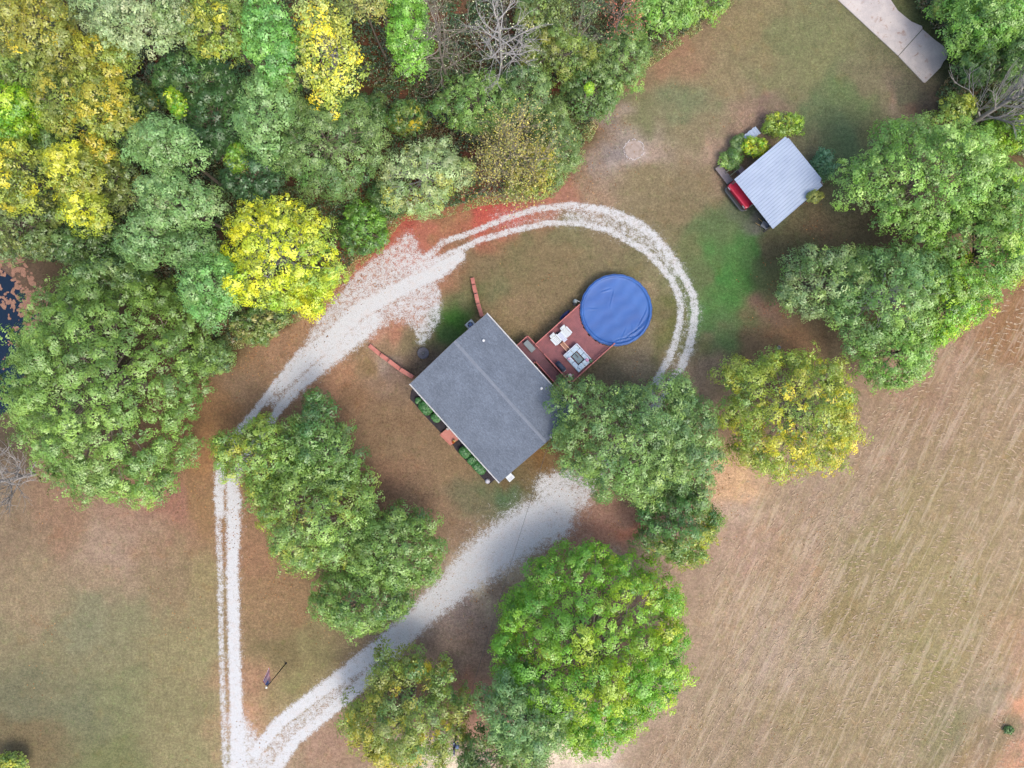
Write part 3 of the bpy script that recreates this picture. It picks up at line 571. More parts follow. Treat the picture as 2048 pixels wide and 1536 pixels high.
B('woodland_tree','olive tree in the upper wood, left of the shrubby grey one','tree',1120,105,72,62,0,8,'olive',96,cr=1.12*.7,leaf=.13,pal2='leafy',side=(0,.2,0),tone=.85,gap=.1)
B('woodland_tree','shrubby grey green tree on the wood edge by the lawn','tree',1238,118,52,70,-25,7,'fuzz',97,cr=1.12*.65,leaf=.13,pal2='leafy',side=(.2,-.2,-.1),tone=.95)
B('woodland_tree','fresh green tree at the top edge where wood meets lawn','tree',1318,32,62,46,0,7,'leafy',98,cr=1.12*.7,pal2='bright',side=(0,0,-.2))
B('woodland_tree','last small green tree of the wood at the top edge, beside the lawn','tree',1400,10,50,34,0,5,'leafy',99,cr=1.12*.6,pal2='lime',side=(0,0,-.3))
B('woodland_tree','muted green tree below the olive tree, near the russet clearing','tree',1180,185,50,52,0,6.5,'dark',100,cr=1.12*.65,pal2='fuzz',tone=.9)
B('woodland_tree','dull green tree at the top edge between white branched and olive trees','tree',1085,25,50,42,0,9,'olive',101,cr=1.12*.7,pal2='dusk',gap=.1,tone=.85)
B('woodland_tree','thin yellow flecked tree at the top edge beside the dead trunk','tree',728,12,45,34,0,13,'straw',102,cr=1.12*.65,gap=.35,dens=.5,pal2='fuzz',leaf=.15,twig=2)
B('small_tree','round bright green bush right of the glowing yellow tree','bush',728,455,52,56,0,5,'bright',103,cr=.65,pal2='dark',side=(-.2,-.5,0),tone=.8)
B('small_tree','dark green bush between the glowing yellow tree and the mint tree','bush',775,400,40,40,0,4,'dark',104,cr=.6,tone=.85)
B('small_tree','low green bank of brush beneath the lowest pine','bush',520,648,62,40,20,2.2,'dark',105,cr=.55,pal2='grass',side=(0,-.3,0),leaf=.13)
B('small_tree','green bush at the right shoulder of the largest dark tree','bush',425,715,46,36,0,4,'dusk',106,cr=.6,leaf=.14)
#B('small_tree','small dark bush at the foot of the largest dark tree, track side','bush',402,790,34,34,0,3,'dark',107,cr=.5,leaf=.13)
B('small_tree','little yellow bush in the bottom left corner','bush',18,1530,38,26,0,3,'ygreen',108,cr=.5)
B('small_tree','green and yellow bush in the shade of the central pine','bush',815,238,45,38,0,4,'dark',109,cr=.55,pal2='gold',side=(0,-.3,-.5))
B('sapling','single yellow green sapling in the russet clearing','tree',1178,178,9,13,0,8,'lime',110,cr=.35,leaf=.13)
B('woodland_tree','mid green tree on the left edge between golden crowns','tree',92,300,40,45,0,9,'dusk',111,cr=1.12*.7,tone=.85)
B('woodland_tree','brownish green tree right of the tall yellow tree, branches showing','tree',235,372,45,52,0,9.5,'olive',112,cr=1.12*.65,gap=.25,pal2='fuzz',twig=2,bark=BARKM,tone=.85)
B('woodland_tree','dark tree in shade between golden tree and highest pine','tree',275,225,50,60,0,9,'teal',113,cr=1.12*.75,pal2='olive',side=(0,0,-.2),tone=.9)
B('woodland_tree','dark green tree behind the pines, above the largest dark tree','tree',215,560,75,42,0,10,'dusk',114,cr=1.12*.8,tone=.85)
# dead trunks standing in the wood
for (bx, by, hz, lb, ln) in ((781,72,10,'bare leaning grey trunk beside the vivid green conifer',(0,.3)),(1010,58,9,'bare grey trunk left of the white branched tree, at the top edge',(0,.2))):
    c = P(bx, by); mb = MB(); r_ = np.random.default_rng(bx); limb(mb, r_, (0, 0, -.2), (ln[0], ln[1], hz), .2, .12, 8, 6, .01); root = empty('dead_trunk', (c[0], c[1], 0)); tag(root, lb, 'dead tree')
    mb.build('trunk', BARKM, root, True); mb = MB(); mb.tube([(ln[0] * .38, ln[1] * .38, hz * .38), (ln[0] * .9, ln[1] * .9, hz * .9)], .05, 5)
    for k in range(6): limb(mb, r_, (ln[0] * (.4 + .09 * k), ln[1] * (.4 + .09 * k), hz * (.4 + .09 * k)), (r_.normal() * .8, r_.normal() * .8, hz * (.45 + .09 * k)), .04, .015, 4, 3)
    mb.build('branches', BARKM, root, True)

# ---- undergrowth of the wood (nobody could count it)
WOOD = [(-60,480),(0,482),(60,520),(250,540),(400,640),(440,690),(480,685),(545,655),(600,628),(690,545),(760,480),(800,430),(880,425),(960,400),(1050,390),(1100,385),(1130,340),(1165,290),(1190,235),(1235,175),(1285,130),(1370,70),(1455,5),(1500,-60),(-60,-60)]
WOOD2 = [(1790,-60),(1805,0),(1850,45),(1900,95),(1895,140),(1870,190),(1880,240),(1960,300),(2120,330),(2120,-60)]
def scatter(n, poly, seed):
    r = np.random.default_rng(seed); p = np.array(poly, float); lo, hi = p.min(0), p.max(0); q = r.random((n, 2)) * (hi - lo) + lo
    return q[in_poly(q[:, 0], q[:, 1], poly)]
def cover_stuff(name, label, cat, q, seed, pal, hmax, leaf, thr, ns, mat=None, hs=1.6):
    r = np.random.default_rng(seed); x = (q[:, 0] - 1024) * H / F; y = (768 - q[:, 1]) * H / F
    hh = hnoise(x, y, hs, seed) * .6 + hnoise(x, y, hs * .35, seed + 1) * .4; k = hh > thr; x, y, hh = x[k], y[k], hh[k]; n = len(x)
    z = (hh - thr) / (1 - thr) * hmax * (.45 + .55 * r.random(n)) + .04
    pa = PAL[pal]; ci = (hnoise(x, y, 2.3, seed + 2) * len(pa) * 1.2 + r.random(n) * 1.3).astype(int) % len(pa)
    V, Q = quads(np.stack([x, y, z], 1), rnd_dir(r, n) * .7 + np.array([0, 0, .8]), rnd_dir(r, n), leaf * (.5 + .6 * r.random(n)), leaf * .5 * (.5 + .6 * r.random(n)))
    fc = pa[ci] * (1 + r.normal(size=(n, 1)) * .16); o = mesh_np(name, V, Q, mat or LEAF, None, np.clip(fc, .004, .8)); tag(o, label, cat, kind='stuff'); return o
q = np.concatenate([scatter(330000, WOOD, 5), scatter(60000, WOOD2, 6)])
cover_stuff('undergrowth', 'tangled low green undergrowth between the trees of the wood', 'undergrowth', q, 7, 'under', 2.6, .15, .24, 0)
q = scatter(20000, WOOD, 15); cover_stuff('fallen_leaves', 'russet fallen leaves and dead brush on the woodland floor', 'fallen leaves', q, 17, 'rust', .35, .10, .42, 0, DRY)

# ---- the mown hay field: light stubble tufts lying in curved rows
FIELD = [(1000,1600),(1240,1560),(1390,1400),(1400,1180),(1460,1100),(1480,960),(1560,960),(1700,930),(1745,820),(1900,690),(2060,560),(2200,520),(2200,1700),(1000,1700)]
def dirf(x, y): a = np.interp(x - (y - 1300) * -.35, [1350, 1650, 1950], [R(50), R(58), R(76)]); return a
r = np.random.default_rng(77); pts = []
for k, x0 in enumerate(np.arange(760, 2250, 33)):
    x, y = x0 + r.normal() * 3, 1640.0; on = True; ph = r.random() * 50
    for i in range(130):
        a = dirf(x, y); x += math.cos(a) * 12.0; y -= math.sin(a) * 12.0
        g = hnoise(np.array([x + k * 91.0]), np.array([y]), 60.0, 3)[0]; g2 = hnoise(np.array([x]), np.array([y]), 190.0, 9)[0]
        if g * .6 + g2 * .4 > .545 and r.random() < .85: pts.append((x + r.normal() * 1.5, y + r.normal() * 1.2, a, 1.0))
pts = np.array(pts); ip = in_poly(pts[:, 0], pts[:, 1], FIELD); pts = pts[ip]
ex = scatter(900, FIELD, 78); pts = np.concatenate([pts, np.column_stack([ex, r.random(len(ex)) * 3.1, np.full(len(ex), .5)])])
rep = np.repeat(np.arange(len(pts)), 9); n = len(rep); pp = pts[rep]
x = (pp[:, 0] - 1024) * H / F; y = (768 - pp[:, 1]) * H / F; ta = np.interp(pp[:, 0] - (pp[:, 1] - 1300) * -.2, [1400, 1700, 1950], [R(68), R(18), R(-18)]) + np.repeat(r.normal(size=len(pts)) * .25, 9); off = (r.random(n) - .5) * np.repeat(.3 + .4 * r.random(len(pts)), 9) * pp[:, 3]
x = x + np.cos(ta) * off + r.normal(size=n) * .03; y = y + np.sin(ta) * off + r.normal(size=n) * .03
tn = np.stack([np.cos(ta), np.sin(ta), r.random(n) * .1], 1)
V, Q = quads(np.stack([x, y, .015 + .025 * r.random(n)], 1), np.tile([0, 0, 1.0], (n, 1)) + rnd_dir(r, n) * .15, tn, .08 + .14 * r.random(n), .024 + .022 * r.random(n))
fc = lin((204, 180, 152)) * (1 + r.normal(size=(n, 1)) * .12); o = mesh_np('hay_stubble', V, Q, DRY, None, np.clip(fc, 0, .8)); tag(o, 'pale tufts of cut hay lying in curved rows across the field', 'hay stubble', kind='stuff')
# fallen leaves blown over lawn and gravel
q = np.random.default_rng(61).random((60000, 2)) * np.array([2100, 1560]); fr = hnoise(q[:, 0], q[:, 1], 90., 12) * .55 + hnoise(q[:, 0], q[:, 1], 25., 13) * .45
near = np.exp(-(seg_dist(q[:, 0], q[:, 1], [(480,700,60.),(700,560,70.),(850,430,80.),(1100,380,70.),(1200,250,50.)]))) + .5 * np.exp(-seg_dist(q[:, 0], q[:, 1], [(450,1000,90.),(700,1250,90.),(1000,1180,120.),(1250,1060,90.),(1480,900,90.),(1600,600,90.)]))
q = q[(fr * .8 + near * .55 + np.random.default_rng(62).random(len(q)) * .35) > .92]; n = len(q); r = np.random.default_rng(63)
V, Q = quads(np.stack([(q[:, 0] - 1024) * H / F, (768 - q[:, 1]) * H / F, .02 + .02 * r.random(n)], 1), np.tile([0, 0, 1.0], (n, 1)) + rnd_dir(r, n) * .4, rnd_dir(r, n) * np.array([1, 1, .1]), .05 + .05 * r.random(n), .035 + .03 * r.random(n))
lc = np.stack([lin(c_) for c_ in ((150, 96, 66), (176, 124, 80), (120, 86, 62), (196, 150, 96))]); o = mesh_np('scattered_leaves', V, Q, DRY, None, np.clip(lc[r.integers(4, size=n)] * (1 + r.normal(size=(n, 1)) * .15), 0, .8)); tag(o, 'loose brown autumn leaves scattered over the lawn and gravel', 'fallen leaves', kind='stuff')
# coarse verge grass along the wood edge and the loop
edge = [(p[0], p[1], 13.0) for p in WOOD[5:23]]; q = scatter(420000, [(420,720),(420,560),(1100,300),(1200,-40),(1520,-40),(1250,230),(1150,420),(700,620)], 31)
dd = seg_dist(q[:, 0], q[:, 1], edge); q = q[dd < 1.0]
cover_stuff('verge_grass', 'long rough grass along the edge of the wood', 'grass', q, 33, 'grass', .45, .09, .3, 0, hs=1.0)
# ------------------------------------------------------------------ pond
m_water, nt, b = newmat('pond_water'); b.inputs['Base Color'].default_value = (.006, .014, .028, 1); b.inputs['Roughness'].default_value = .12; b.inputs['Specular IOR Level'].default_value = .22
bp = N(nt, 'ShaderNodeBump'); bp.inputs['Strength'].default_value = .15; bp.inputs['Distance'].default_value = .05; nt.links.new(noise(nt, 1.5, 3, .6, objco(nt)), bp.inputs['Height']); nt.links.new(bp.outputs[0], b.inputs['Normal'])
mb = MB(); pr = np.random.default_rng(3)
shore = [(-260,540),(-120,500),(-20,520),(30,560),(75,620),(95,690),(90,760),(50,800),(0,830),(-100,850),(-260,800)]
mb.poly([tuple(P(x, y, 0.008)) for x, y in shore][::-1]); o = mb.build('pond', m_water); tag(o, kind='structure')
q = scatter(160000, [(-60,470),(20,485),(60,540),(100,600),(110,700),(60,800),(-60,800)], 41)
dn = np.exp(-((q[:, 1] - 510) / 42) ** 2) * .3 + np.exp(-(np.hypot(q[:, 0] - 62, (q[:, 1] - 640) * .35) / 34) ** 2) * .33 + np.exp(-((q[:, 1] - 600) / 26) ** 2) * .18
nz = hnoise(q[:, 0], q[:, 1], 9, 2) * .6 + hnoise(q[:, 0], q[:, 1], 3.5, 4) * .4; q = q[nz < dn + .2]
r = np.random.default_rng(9); n = len(q); xyz = np.stack([(q[:, 0] - 1024) * H / F, (768 - q[:, 1]) * H / F, .012 + .02 * r.random(n)], 1)
V, Q = quads(xyz, np.tile([0, 0, 1.0], (n, 1)) + rnd_dir(r, n) * .12, rnd_dir(r, n) * np.array([1, 1, .05]), .05 + .05 * r.random(n), .04 + .04 * r.random(n))
o = mesh_np('floating_leaves', V, Q, DRY, None, np.clip(lin((178, 138, 118)) * (1 + r.normal(size=(n, 1)) * .18), 0, .8)); tag(o, 'brown fallen leaves floating in mats on the dark pond', 'leaves', kind='stuff')

# ------------------------------------------------------------------ concrete slab, top right
m_conc, nt, b = newmat('weathered_concrete'); co = objco(nt)
c = mixc(nt, mrange(nt, noise(nt, .5, 5, .7, co), .4, .62), lin((218, 208, 200)), lin((196, 188, 184)))
c = mixc(nt, mrange(nt, noise(nt, 1.1, 6, .75, co, .6), .56, .66, 0, .8), c, lin((170, 128, 104)))
c = scalev(nt, c, mrange(nt, noise(nt, 12, 4, .7, co), .3, .7, .85, 1.12))
nt.links.new(c, b.inputs['Base Color']); b.inputs['Roughness'].default_value = .9
mb = MB(); J0, J1 = (1795,113), (1843,59)
SL = [[(1675,0),(1620,-53),(1730,-75),(1777,-5),(1795,22),(1812,36),(1822,44),(1843,53),(1844,58),(1795.5,112)], [(1796.3,113),(1844.6,59.5),(1868,80),(1885,92),(1895,105),(1892,118),(1886,124),(1880,136),(1864,152),(1850,166),(1846,165)]]
for pl in SL: mb.prism([tuple(P(x, y)[:2]) for x, y in pl][::-1], -.05, .09)
o = mb.build('concrete_pavement', m_conc); tag(o, kind='structure')

# ------------------------------------------------------------------ the house
m_sh, nt, b = newmat('asphalt_shingle'); co = objco(nt)
br = N(nt, 'ShaderNodeTexBrick'); br.inputs['Scale'].default_value = 1.0; br.inputs['Brick Width'].default_value = .33; br.inputs['Row Height'].default_value = .14; br.inputs['Mortar Size'].default_value = .006
br.inputs['Color1'].default_value = (*lin((114, 124, 137)), 1); br.inputs['Color2'].default_value = (*lin((125, 135, 148)), 1); br.inputs['Mortar'].default_value = (*lin((112, 120, 138)), 1); br.inputs['Bias'].default_value = -.1
nt.links.new(co, br.inputs['Vector'])
c = scalev(nt, br.outputs['Color'], mathn(nt, 'MULTIPLY', mrange(nt, noise(nt, .45, 5, .65, co), .3, .7, .86, 1.12), mrange(nt, noise(nt, 7, 4, .8, co), .32, .68, .74, 1.28)))
nt.links.new(c, b.inputs['Base Color']); b.inputs['Roughness'].default_value = .92; b.inputs['Specular IOR Level'].default_value = .2
m_ridge = plain('ridge_shingle', (134, 142, 154), .9, .12, 2, fine=14)
m_white = plain('white_paint', (238, 240, 242), .5, .04, 2); m_brick, nt, b = newmat('red_brick'); co = objco(nt)
br = N(nt, 'ShaderNodeTexBrick'); br.inputs['Scale'].default_value = 1.0; br.inputs['Brick Width'].default_value = .22; br.inputs['Row Height'].default_value = .075; br.inputs['Mortar Size'].default_value = .008
br.inputs['Color1'].default_value = (*lin((178, 110, 95)), 1); br.inputs['Color2'].default_value = (*lin((152, 90, 78)), 1); br.inputs['Mortar'].default_value = (*lin((180, 160, 150)), 1)
mp = N(nt, 'ShaderNodeMapping'); mp.inputs['Rotation'].default_value = (R(90), 0, 0); nt.links.new(co, mp.inputs[0]); nt.links.new(mp.outputs[0], br.inputs['Vector'])
nt.links.new(scalev(nt, br.outputs['Color'], mrange(nt, noise(nt, 5, 4, .7, co), .3, .7, .85, 1.15)), b.inputs['Base Color']); b.inputs['Roughness'].default_value = .9
m_siding = plain('vinyl_siding', (222, 218, 208), .6, .05, 2); m_glass, nt, b = newmat('window_glass'); b.inputs['Base Color'].default_value = (.02, .03, .04, 1); b.inputs['Roughness'].default_value = .05
m_dark = plain('dark_metal', (52, 56, 62), .5, .1, 3); m_mulch = plain('dark_mulch', (52, 46, 52), .95, .35, 3, fine=18, bump=.5)
m_cap = plain('salmon_coping', (206, 132, 118), .8, .12, 2, fine=12, rgb2=(186, 112, 98)); m_grey = plain('grey_plastic', (120, 134, 138), .6, .08, 2)
m_steel = plain('galvanised', (190, 196, 204), .35, .06, 3, metal=.4); m_wplas = plain('white_plastic', (228, 238, 242), .45, .04, 3)
house = empty('house', UV(0, 0), UANG); tag(house, 'single storey house with dark grey shingle gable roof and white gutters', 'house')
U0, U1, V0, V1, VR = -6.81, 6.42, -7.50, 2.80, -1.36; ZE, ZB, ZR = 3.2, 3.72, 5.02
# walls
mb = MB(); a0, a1, b0, b1 = U0 + .35, U1 - .35, V0 + .5, V1 - .45
def roofz(v): return ZE + (ZR - ZE) * (v - V0) / (VR - V0) if v < VR else ZB + (ZR - ZB) * (V1 - v) / (V1 - VR)
for x0, x1, y0, y1 in ((a0, a1, b0, b0 + .2), (a0, a1, b1 - .2, b1)): mb.box(((x0 + x1) / 2, (y0 + y1) / 2, 1.55), (x1 - x0, .2, 3.1))
for xx in (a0, a1 - .2):
    pr_ = [(b0 + .2, 0), (b1 - .2, 0), (b1 - .2, roofz(b1 - .2) - .16), (VR, ZR - .16), (b0 + .2, roofz(b0 + .2) - .16)]; n = 5; bb = len(mb.v)
    mb.v += [(xx, y, z) for y, z in pr_] + [(xx + .2, y, z) for y, z in pr_]; mb.f += [[bb + 4 - i for i in range(5)], [bb + 5 + i for i in range(5)]] + [[bb + i, bb + (i + 1) % 5, bb + 5 + (i + 1) % 5, bb + 5 + i] for i in range(5)]
mb.build('wall', m_siding, house); 
mb = MB(); mb.box(((a0 + a1) / 2, b0 - .03, .35), (a1 - a0 + .1, .05, .7)); mb.box(((a0 + a1) / 2, b1 + .03, .35), (a1 - a0 + .1, .05, .7)); mb.box((a0 - .03, (b0 + b1) / 2, .35), (.05, b1 - b0, .7)); mb.box((a1 + .03, (b0 + b1) / 2, .35), (.05, b1 - b0, .7)); mb.build('foundation', m_brick, house)
# roof: two slabs with thickness
def slab(mb, y0, z0, y1, z1, x0, x1, t=.14, nx=27, sag=.012, seed=0):
    rr_ = np.random.default_rng(seed); bb = len(mb.v)
    zz = [[0] * (nx + 1) for _ in range(2)]
    for j, (y, z) in enumerate(((y0, z0), (y1, z1))):
        for i in range(nx + 1): mb.v.append((x0 + (x1 - x0) * i / nx, y, z + rr_.normal() * sag * .4))
    for j, (y, z) in enumerate(((y0, z0), (y1, z1))):
        for i in range(nx + 1): mb.v.append((x0 + (x1 - x0) * i / nx, y, z - t))
    k = nx + 1
    for i in range(nx): mb.f += [[bb + i, bb + i + 1, bb + k + i + 1, bb + k + i], [bb + 2 * k + i + 1, bb + 2 * k + i, bb + 3 * k + i, bb + 3 * k + i + 1], [bb + i + 1, bb + i, bb + 2 * k + i, bb + 2 * k + i + 1], [bb + k + i, bb + k + i + 1, bb + 3 * k + i + 1, bb + 3 * k + i]]
    mb.f += [[bb, bb + k, bb + 3 * k, bb + 2 * k], [bb + k - 1, bb + 3 * k - 1, bb + 4 * k - 1, bb + 2 * k - 1]]
mb = MB(); slab(mb, V0, ZE, VR - .002, ZR, U0, U1, seed=1); slab(mb, VR + .002, ZR, V1, ZB, U0, U1, seed=2); roof = mb.build('roof', m_sh, house)
mb = MB()
for i in range(44):
    x = U0 + .16 + i * .3; bb = len(mb.v); h = ZR + .022 + (i % 2) * .012
    mb.v += [(x - .17, VR - .15, h - .045), (x - .17, VR, h), (x - .17, VR + .15, h - .05), (x + .15, VR - .15, h - .035), (x + .15, VR, h + .012), (x + .15, VR + .15, h - .04)]
    mb.f += [[bb, bb + 3, bb + 4, bb + 1], [bb + 1, bb + 4, bb + 5, bb + 2]]
    q0 = len(mb.v); mb.v += [(a_, b_, c_ - .05) for a_, b_, c_ in mb.v[bb:bb + 6]]; mb.f += [[bb + 3, q0 + 3, q0 + 4, bb + 4], [bb + 4, q0 + 4, q0 + 5, bb + 5], [bb, q0, q0 + 3, bb + 3], [bb + 2, bb + 5, q0 + 5, q0 + 2]]
mb.build('ridge_cap', m_ridge, roof)
for yy, zz in ((V0 - .06, ZE - .06), (V1 + .06, ZB - .06)):
    mb = MB(); mb.box(((U0 + U1) / 2, yy, zz - .05), (U1 - U0 + .08, .018, .12)); mb.box(((U0 + U1) / 2, yy + .045 * (-1 if yy < 0 else 1), zz), (U1 - U0 + .1, .03, .05)); mb.box(((U0 + U1) / 2, yy - (.0 if yy < 0 else .0), zz - .1), (U1 - U0 + .08, .1, .015)); mb.build('gutter', m_white, roof)
for xx in (U0 - .012, U1 + .012):
    mb = MB()
    for ya, za, yb, zb in ((V0, ZE, VR, ZR), (VR, ZR, V1, ZB)):
        bb = len(mb.v); mb.v += [(xx + s_, y, z + d) for s_ in (-.01, .01) for y, z in ((ya, za), (yb, zb)) for d in (-.17, .012)]; mb.f += [[bb, bb + 1, bb + 3, bb + 2], [bb + 4, bb + 6, bb + 7, bb + 5], [bb + 1, bb + 5, bb + 7, bb + 3], [bb, bb + 2, bb + 6, bb + 4]]
    mb.build('rake_trim', plain('rake_grey', (130, 134, 142), .7), roof)
for (px_, py_) in ((967, 681), (1083, 777)):
    p = P(px_, py_, 4.35); u = p[0] * UX[0] + p[1] * UX[1]; v = p[0] * VX[0] + p[1] * VX[1]; z = roofz(v)
    mb = MB(); mb.lathe((u, v, z - .05), [(.055, 0), (.055, .3), (.07, .3), (.07, .34), (.04, .34)], 10); mb.lathe((u, v, z - .02), [(.15, 0), (.12, .06), (.06, .09)], 10); mb.build('vent_pipe', m_white, roof)
def window(x, y, z, wd, ht, face):
    t = (wd, .06, ht) if face in 'fb' else (.06, wd, ht); sg = {'f': (0, -1), 'b': (0, 1), 'l': (-1, 0), 'r': (1, 0)}[face]
    mb = MB(); mb.box((x + sg[0] * .03, y + sg[1] * .03, z), t); o = mb.build('window', m_white, house)
    mb = MB()
    for k in (-1, 1): mb.box((x + sg[0] * .065, y + sg[1] * .065, z + k * ht * .225), (t[0] * (.84 if face in 'fb' else .2), t[1] * (.84 if face in 'lr' else .2), ht * .38))
    mb.build('pane', m_glass, o)
for x in (-5.0, -2.4, 3.0, 4.9): window(x, b0, 1.75, 1.0, 1.2, 'f')
for x in (-5.2, -2.0, 4.4): window(x, b1, 1.9, 1.0, 1.1, 'b')
window(a1, -4.6, 1.8, 1.0, 1.2, 'r'); window(a1, 0.6, 1.8, 1.0, 1.2, 'r')
mb = MB(); mb.box((.55, b0 - .03, 1.2), (1.0, .06, 2.1)); d_ = mb.build('door', plain('door_paint', (120, 50, 44), .5), house); mb = MB(); mb.lathe((.9, b0 - .1, 1.15), [(.02, 0), (.035, .02), (.02, .05)], 8); mb.build('handle', m_steel, d_)
mb = MB(); mb.box((-1.2, b1 + .03, 2.2), (1.8, .06, 2.05)); d_ = mb.build('door', m_white, house); mb = MB(); mb.box((-1.2, b1 + .07, 2.2), (1.6, .02, 1.85)); mb.build('pane', m_glass, d_)
mb = MB(); mb.box((a0 - .04, -5.2, 1.15), (.07, 2.7, 2.2))
for k in range(1, 4): mb.box((a0 - .085, -5.2, .1 + k * .55), (.02, 2.6, .03))
mb.build('garage_door', m_white, house)
# service mast and meter
mb = MB(); mb.tube([(6.28, -.66, 2.2), (6.28, -.66, 5.5), (6.34, -.66, 5.62), (6.44, -.66, 5.58)], [.045] * 4, 8); mb.box((6.14, -.66, 2.0), (.14, .3, .45)); mb.lathe((6.28, -.66, 5.3), [(.09, 0), (.1, .12), (.07, .2)], 8); mb.build('service_mast', m_steel, house)
# small box by the gable wall
p = P(1020.3, 955, .9)
wb = empty('utility_box', (p[0], p[1], 0), UANG); tag(wb, 'white box standing against the lower gable wall of the house', 'box')
mb = MB(); mb.box((0, 0, .42), (.58, .68, .84), 0, 1, .03); mb.build('body', m_wplas, wb); mb = MB(); mb.box((0, 0, .875), (.64, .74, .06), 0, 1, .02); mb.build('lid', m_wplas, wb)
mb = MB(); mb.box((.1, .0, .92), (.3, .5, .02)); mb.build('panel', plain('offwhite', (205, 212, 222), .5), wb)

# ---- planting bed, porch and shrubs along the front
def bedpoly(pl, name, mat, z0, z1, label, cat):
    mb = MB(); mb.prism([tuple(P(x, y)[:2]) for x, y in pl], z0, z1); o = mb.build(name, mat); tag(o, label, cat); return o
bedpoly([(882,866),(905,842),(860,798),(830,772),(822,783),(820,798),(828,806),(850,832)], 'flower_bed', m_mulch, -.02, .06, 'dark mulch bed left of the brick porch along the front eave', 'flower bed')
bedpoly([(978,969),(1000,950),(990,925),(935,868),(915,882),(905,889),(912,900),(940,930),(964,955)], 'flower_bed', m_mulch, -.02, .06, 'dark mulch bed right of the brick porch, ending at the pale stone', 'flower bed')
mb = MB(); pc = [P(882.4, 866.7), P(904, 888.4), P(925, 872), P(905, 848)]; mb.prism([tuple(p[:2]) for p in pc], -.02, .42)
ps = empty('porch', (0, 0, 0)); tag(ps, 'small salmon brick porch step in the gap of the front beds', 'porch'); mb.build('landing', plain('porch_brick', (206, 136, 122), .85, .08, 3, fine=18), ps)
mb = MB(); pc = [P(879.5, 869.5), P(901, 891), P(903.8, 888.6), P(882.2, 867)]; mb.prism([tuple(p[:2]) for p in pc], -.02, .2); mb.build('step', m_cap, ps)
def clipped(px_, py_, rx_, ry_, rot, h, label, seed, grp=None):
    r = np.random.default_rng(seed); z = h; p = P(px_, py_, z * .8); s = (H - z) / F; root = empty('clipped_shrub', (p[0], p[1], 0), R(rot)); tag(root, label, 'shrub')
    n = int(1500 * rx_ * ry_ / 100) + 500; d = rnd_dir(r, n); d[:, 2] = np.abs(d[:, 2]); e = np.sign(d) * np.abs(d) ** .75
    V, Q = quads(e * np.array([rx_ * s, ry_ * s, h * .62]) * (.84 + .24 * r.random((n, 1))) + np.array([0, 0, h * .38]), d + rnd_dir(r, n) * .5 + np.array([0, 0, .3]), rnd_dir(r, n), .07 + .04 * r.random(n), .045 + .02 * r.random(n))
    pa = PAL['clip']; mesh_np('foliage', V, Q, LEAF, root, np.clip(pa[r.integers(3, size=n)] * (1 + r.normal(size=(n, 1)) * .15), .003, .8))
    mb = MB(); mb.lathe((0, 0, .02), [(.05, 0), (.08, .1), (rx_ * s * .8 * .5, h * .4), (rx_ * s * .85 * .5, h * .6), (.1, h * .85)], 10); o = mb.build('stem', BARK, root, True); o.scale = (1, ry_ / rx_, 1)
for a in ((836.5,801.5,6,6,0,.6,'tiny clipped green shrub at the far left end of the front bed'), (850.5,815.5,15,11,-48,.95,'largest round clipped shrub in the left front bed'), (871.5,835,10,8,-48,.8,'clipped green shrub nearest the left side of the porch'),
          (929.5,905,12,9.5,-48,.85,'oval clipped shrub nearest the right side of the porch'), (944,921,8,9,-48,.85,'clipped hedge shrub between the oval one and the long hedge end'), (957,935,16,9,-46,.9,'long clipped hedge shrub at the right end of the front bed')): clipped(*a, seed=int(a[0]))
p = P(975.3, 962); mb = MB(); mb.lathe((0, 0, 0), [(.24, 0), (.28, .12), (.2, .3), (.08, .36)], 7); o = mb.build('stone', plain('pale_stone', (205, 205, 215), .85, .3, 6)); o.location = p; tag(o, 'pale round stone at the right tip of the front bed', 'stone')
for px_, py_, cc, lb in ((908.8, 881.5, (250, 225, 150), 'small pot of cream flowers at the porch corner'), (906.8, 883.8, (225, 120, 60), 'small pot of orange flowers beside the cream ones on the porch'), (896, 857.5, (240, 236, 236), 'small white pot on the house side of the porch')):
    p = P(px_, py_, .42); root = empty('flower_pot', (p[0], p[1], .42)); tag(root, lb, 'flower pot'); mb = MB(); mb.lathe((0, 0, 0), [(.09, 0), (.13, .2), (.14, .22), (.11, .22), (.1, .18)], 12); mb.build('pot', m_cap, root)
    r = np.random.default_rng(int(px_)); n = 90; V, Q = quads(rnd_dir(r, n) * .12 + np.array([0, 0, .3]), rnd_dir(r, n) + np.array([0, 0, 1]), rnd_dir(r, n), np.full(n, .045), np.full(n, .035)); mesh_np('blossom', V, Q, DRY, root, np.tile(lin(cc), (n, 1)))

# ---- retaining walls beside the lower garage side
def rwall(pts, wdt, z0, z1, label):
    root = empty('retaining_wall', (0, 0, 0)); tag(root, label, 'wall')
    n = len(pts) - 1; rr_ = np.random.default_rng(int(pts[0][0]))
    for i in range(n):
        a = P(*pts[i], z0 + (z1 - z0) * i / n); c = P(*pts[i + 1], z0 + (z1 - z0) * i / n); d = (c - a)[:2]; L = np.linalg.norm(d); ang = math.atan2(d[1], d[0]); m = (a + c)[:2] / 2; h = z0 + (z1 - z0) * i / n
        mb = MB(); mb.box((m[0], m[1], h / 2 - .06), (L - .01, wdt - .06, h + .08), ang); mb.build('wall_section', m_brick, root)
        mb = MB(); mb.box((m[0], m[1], h), (L - .07, wdt, .09), ang, 1, .012); mb.build('coping', m_cap, root)
rwall([(944.6,555),(947.2,569.5),(951.6,587),(956,607),(964,633)], .40, .35, 1.35, 'brick wing wall with salmon coping at the top corner of the house')
rwall([(738,690.5),(760.5,709),(777,721),(800,738.5),(826,754.5)], .42, .3, 1.25, 'brick wing wall with salmon coping at the left corner of the house')
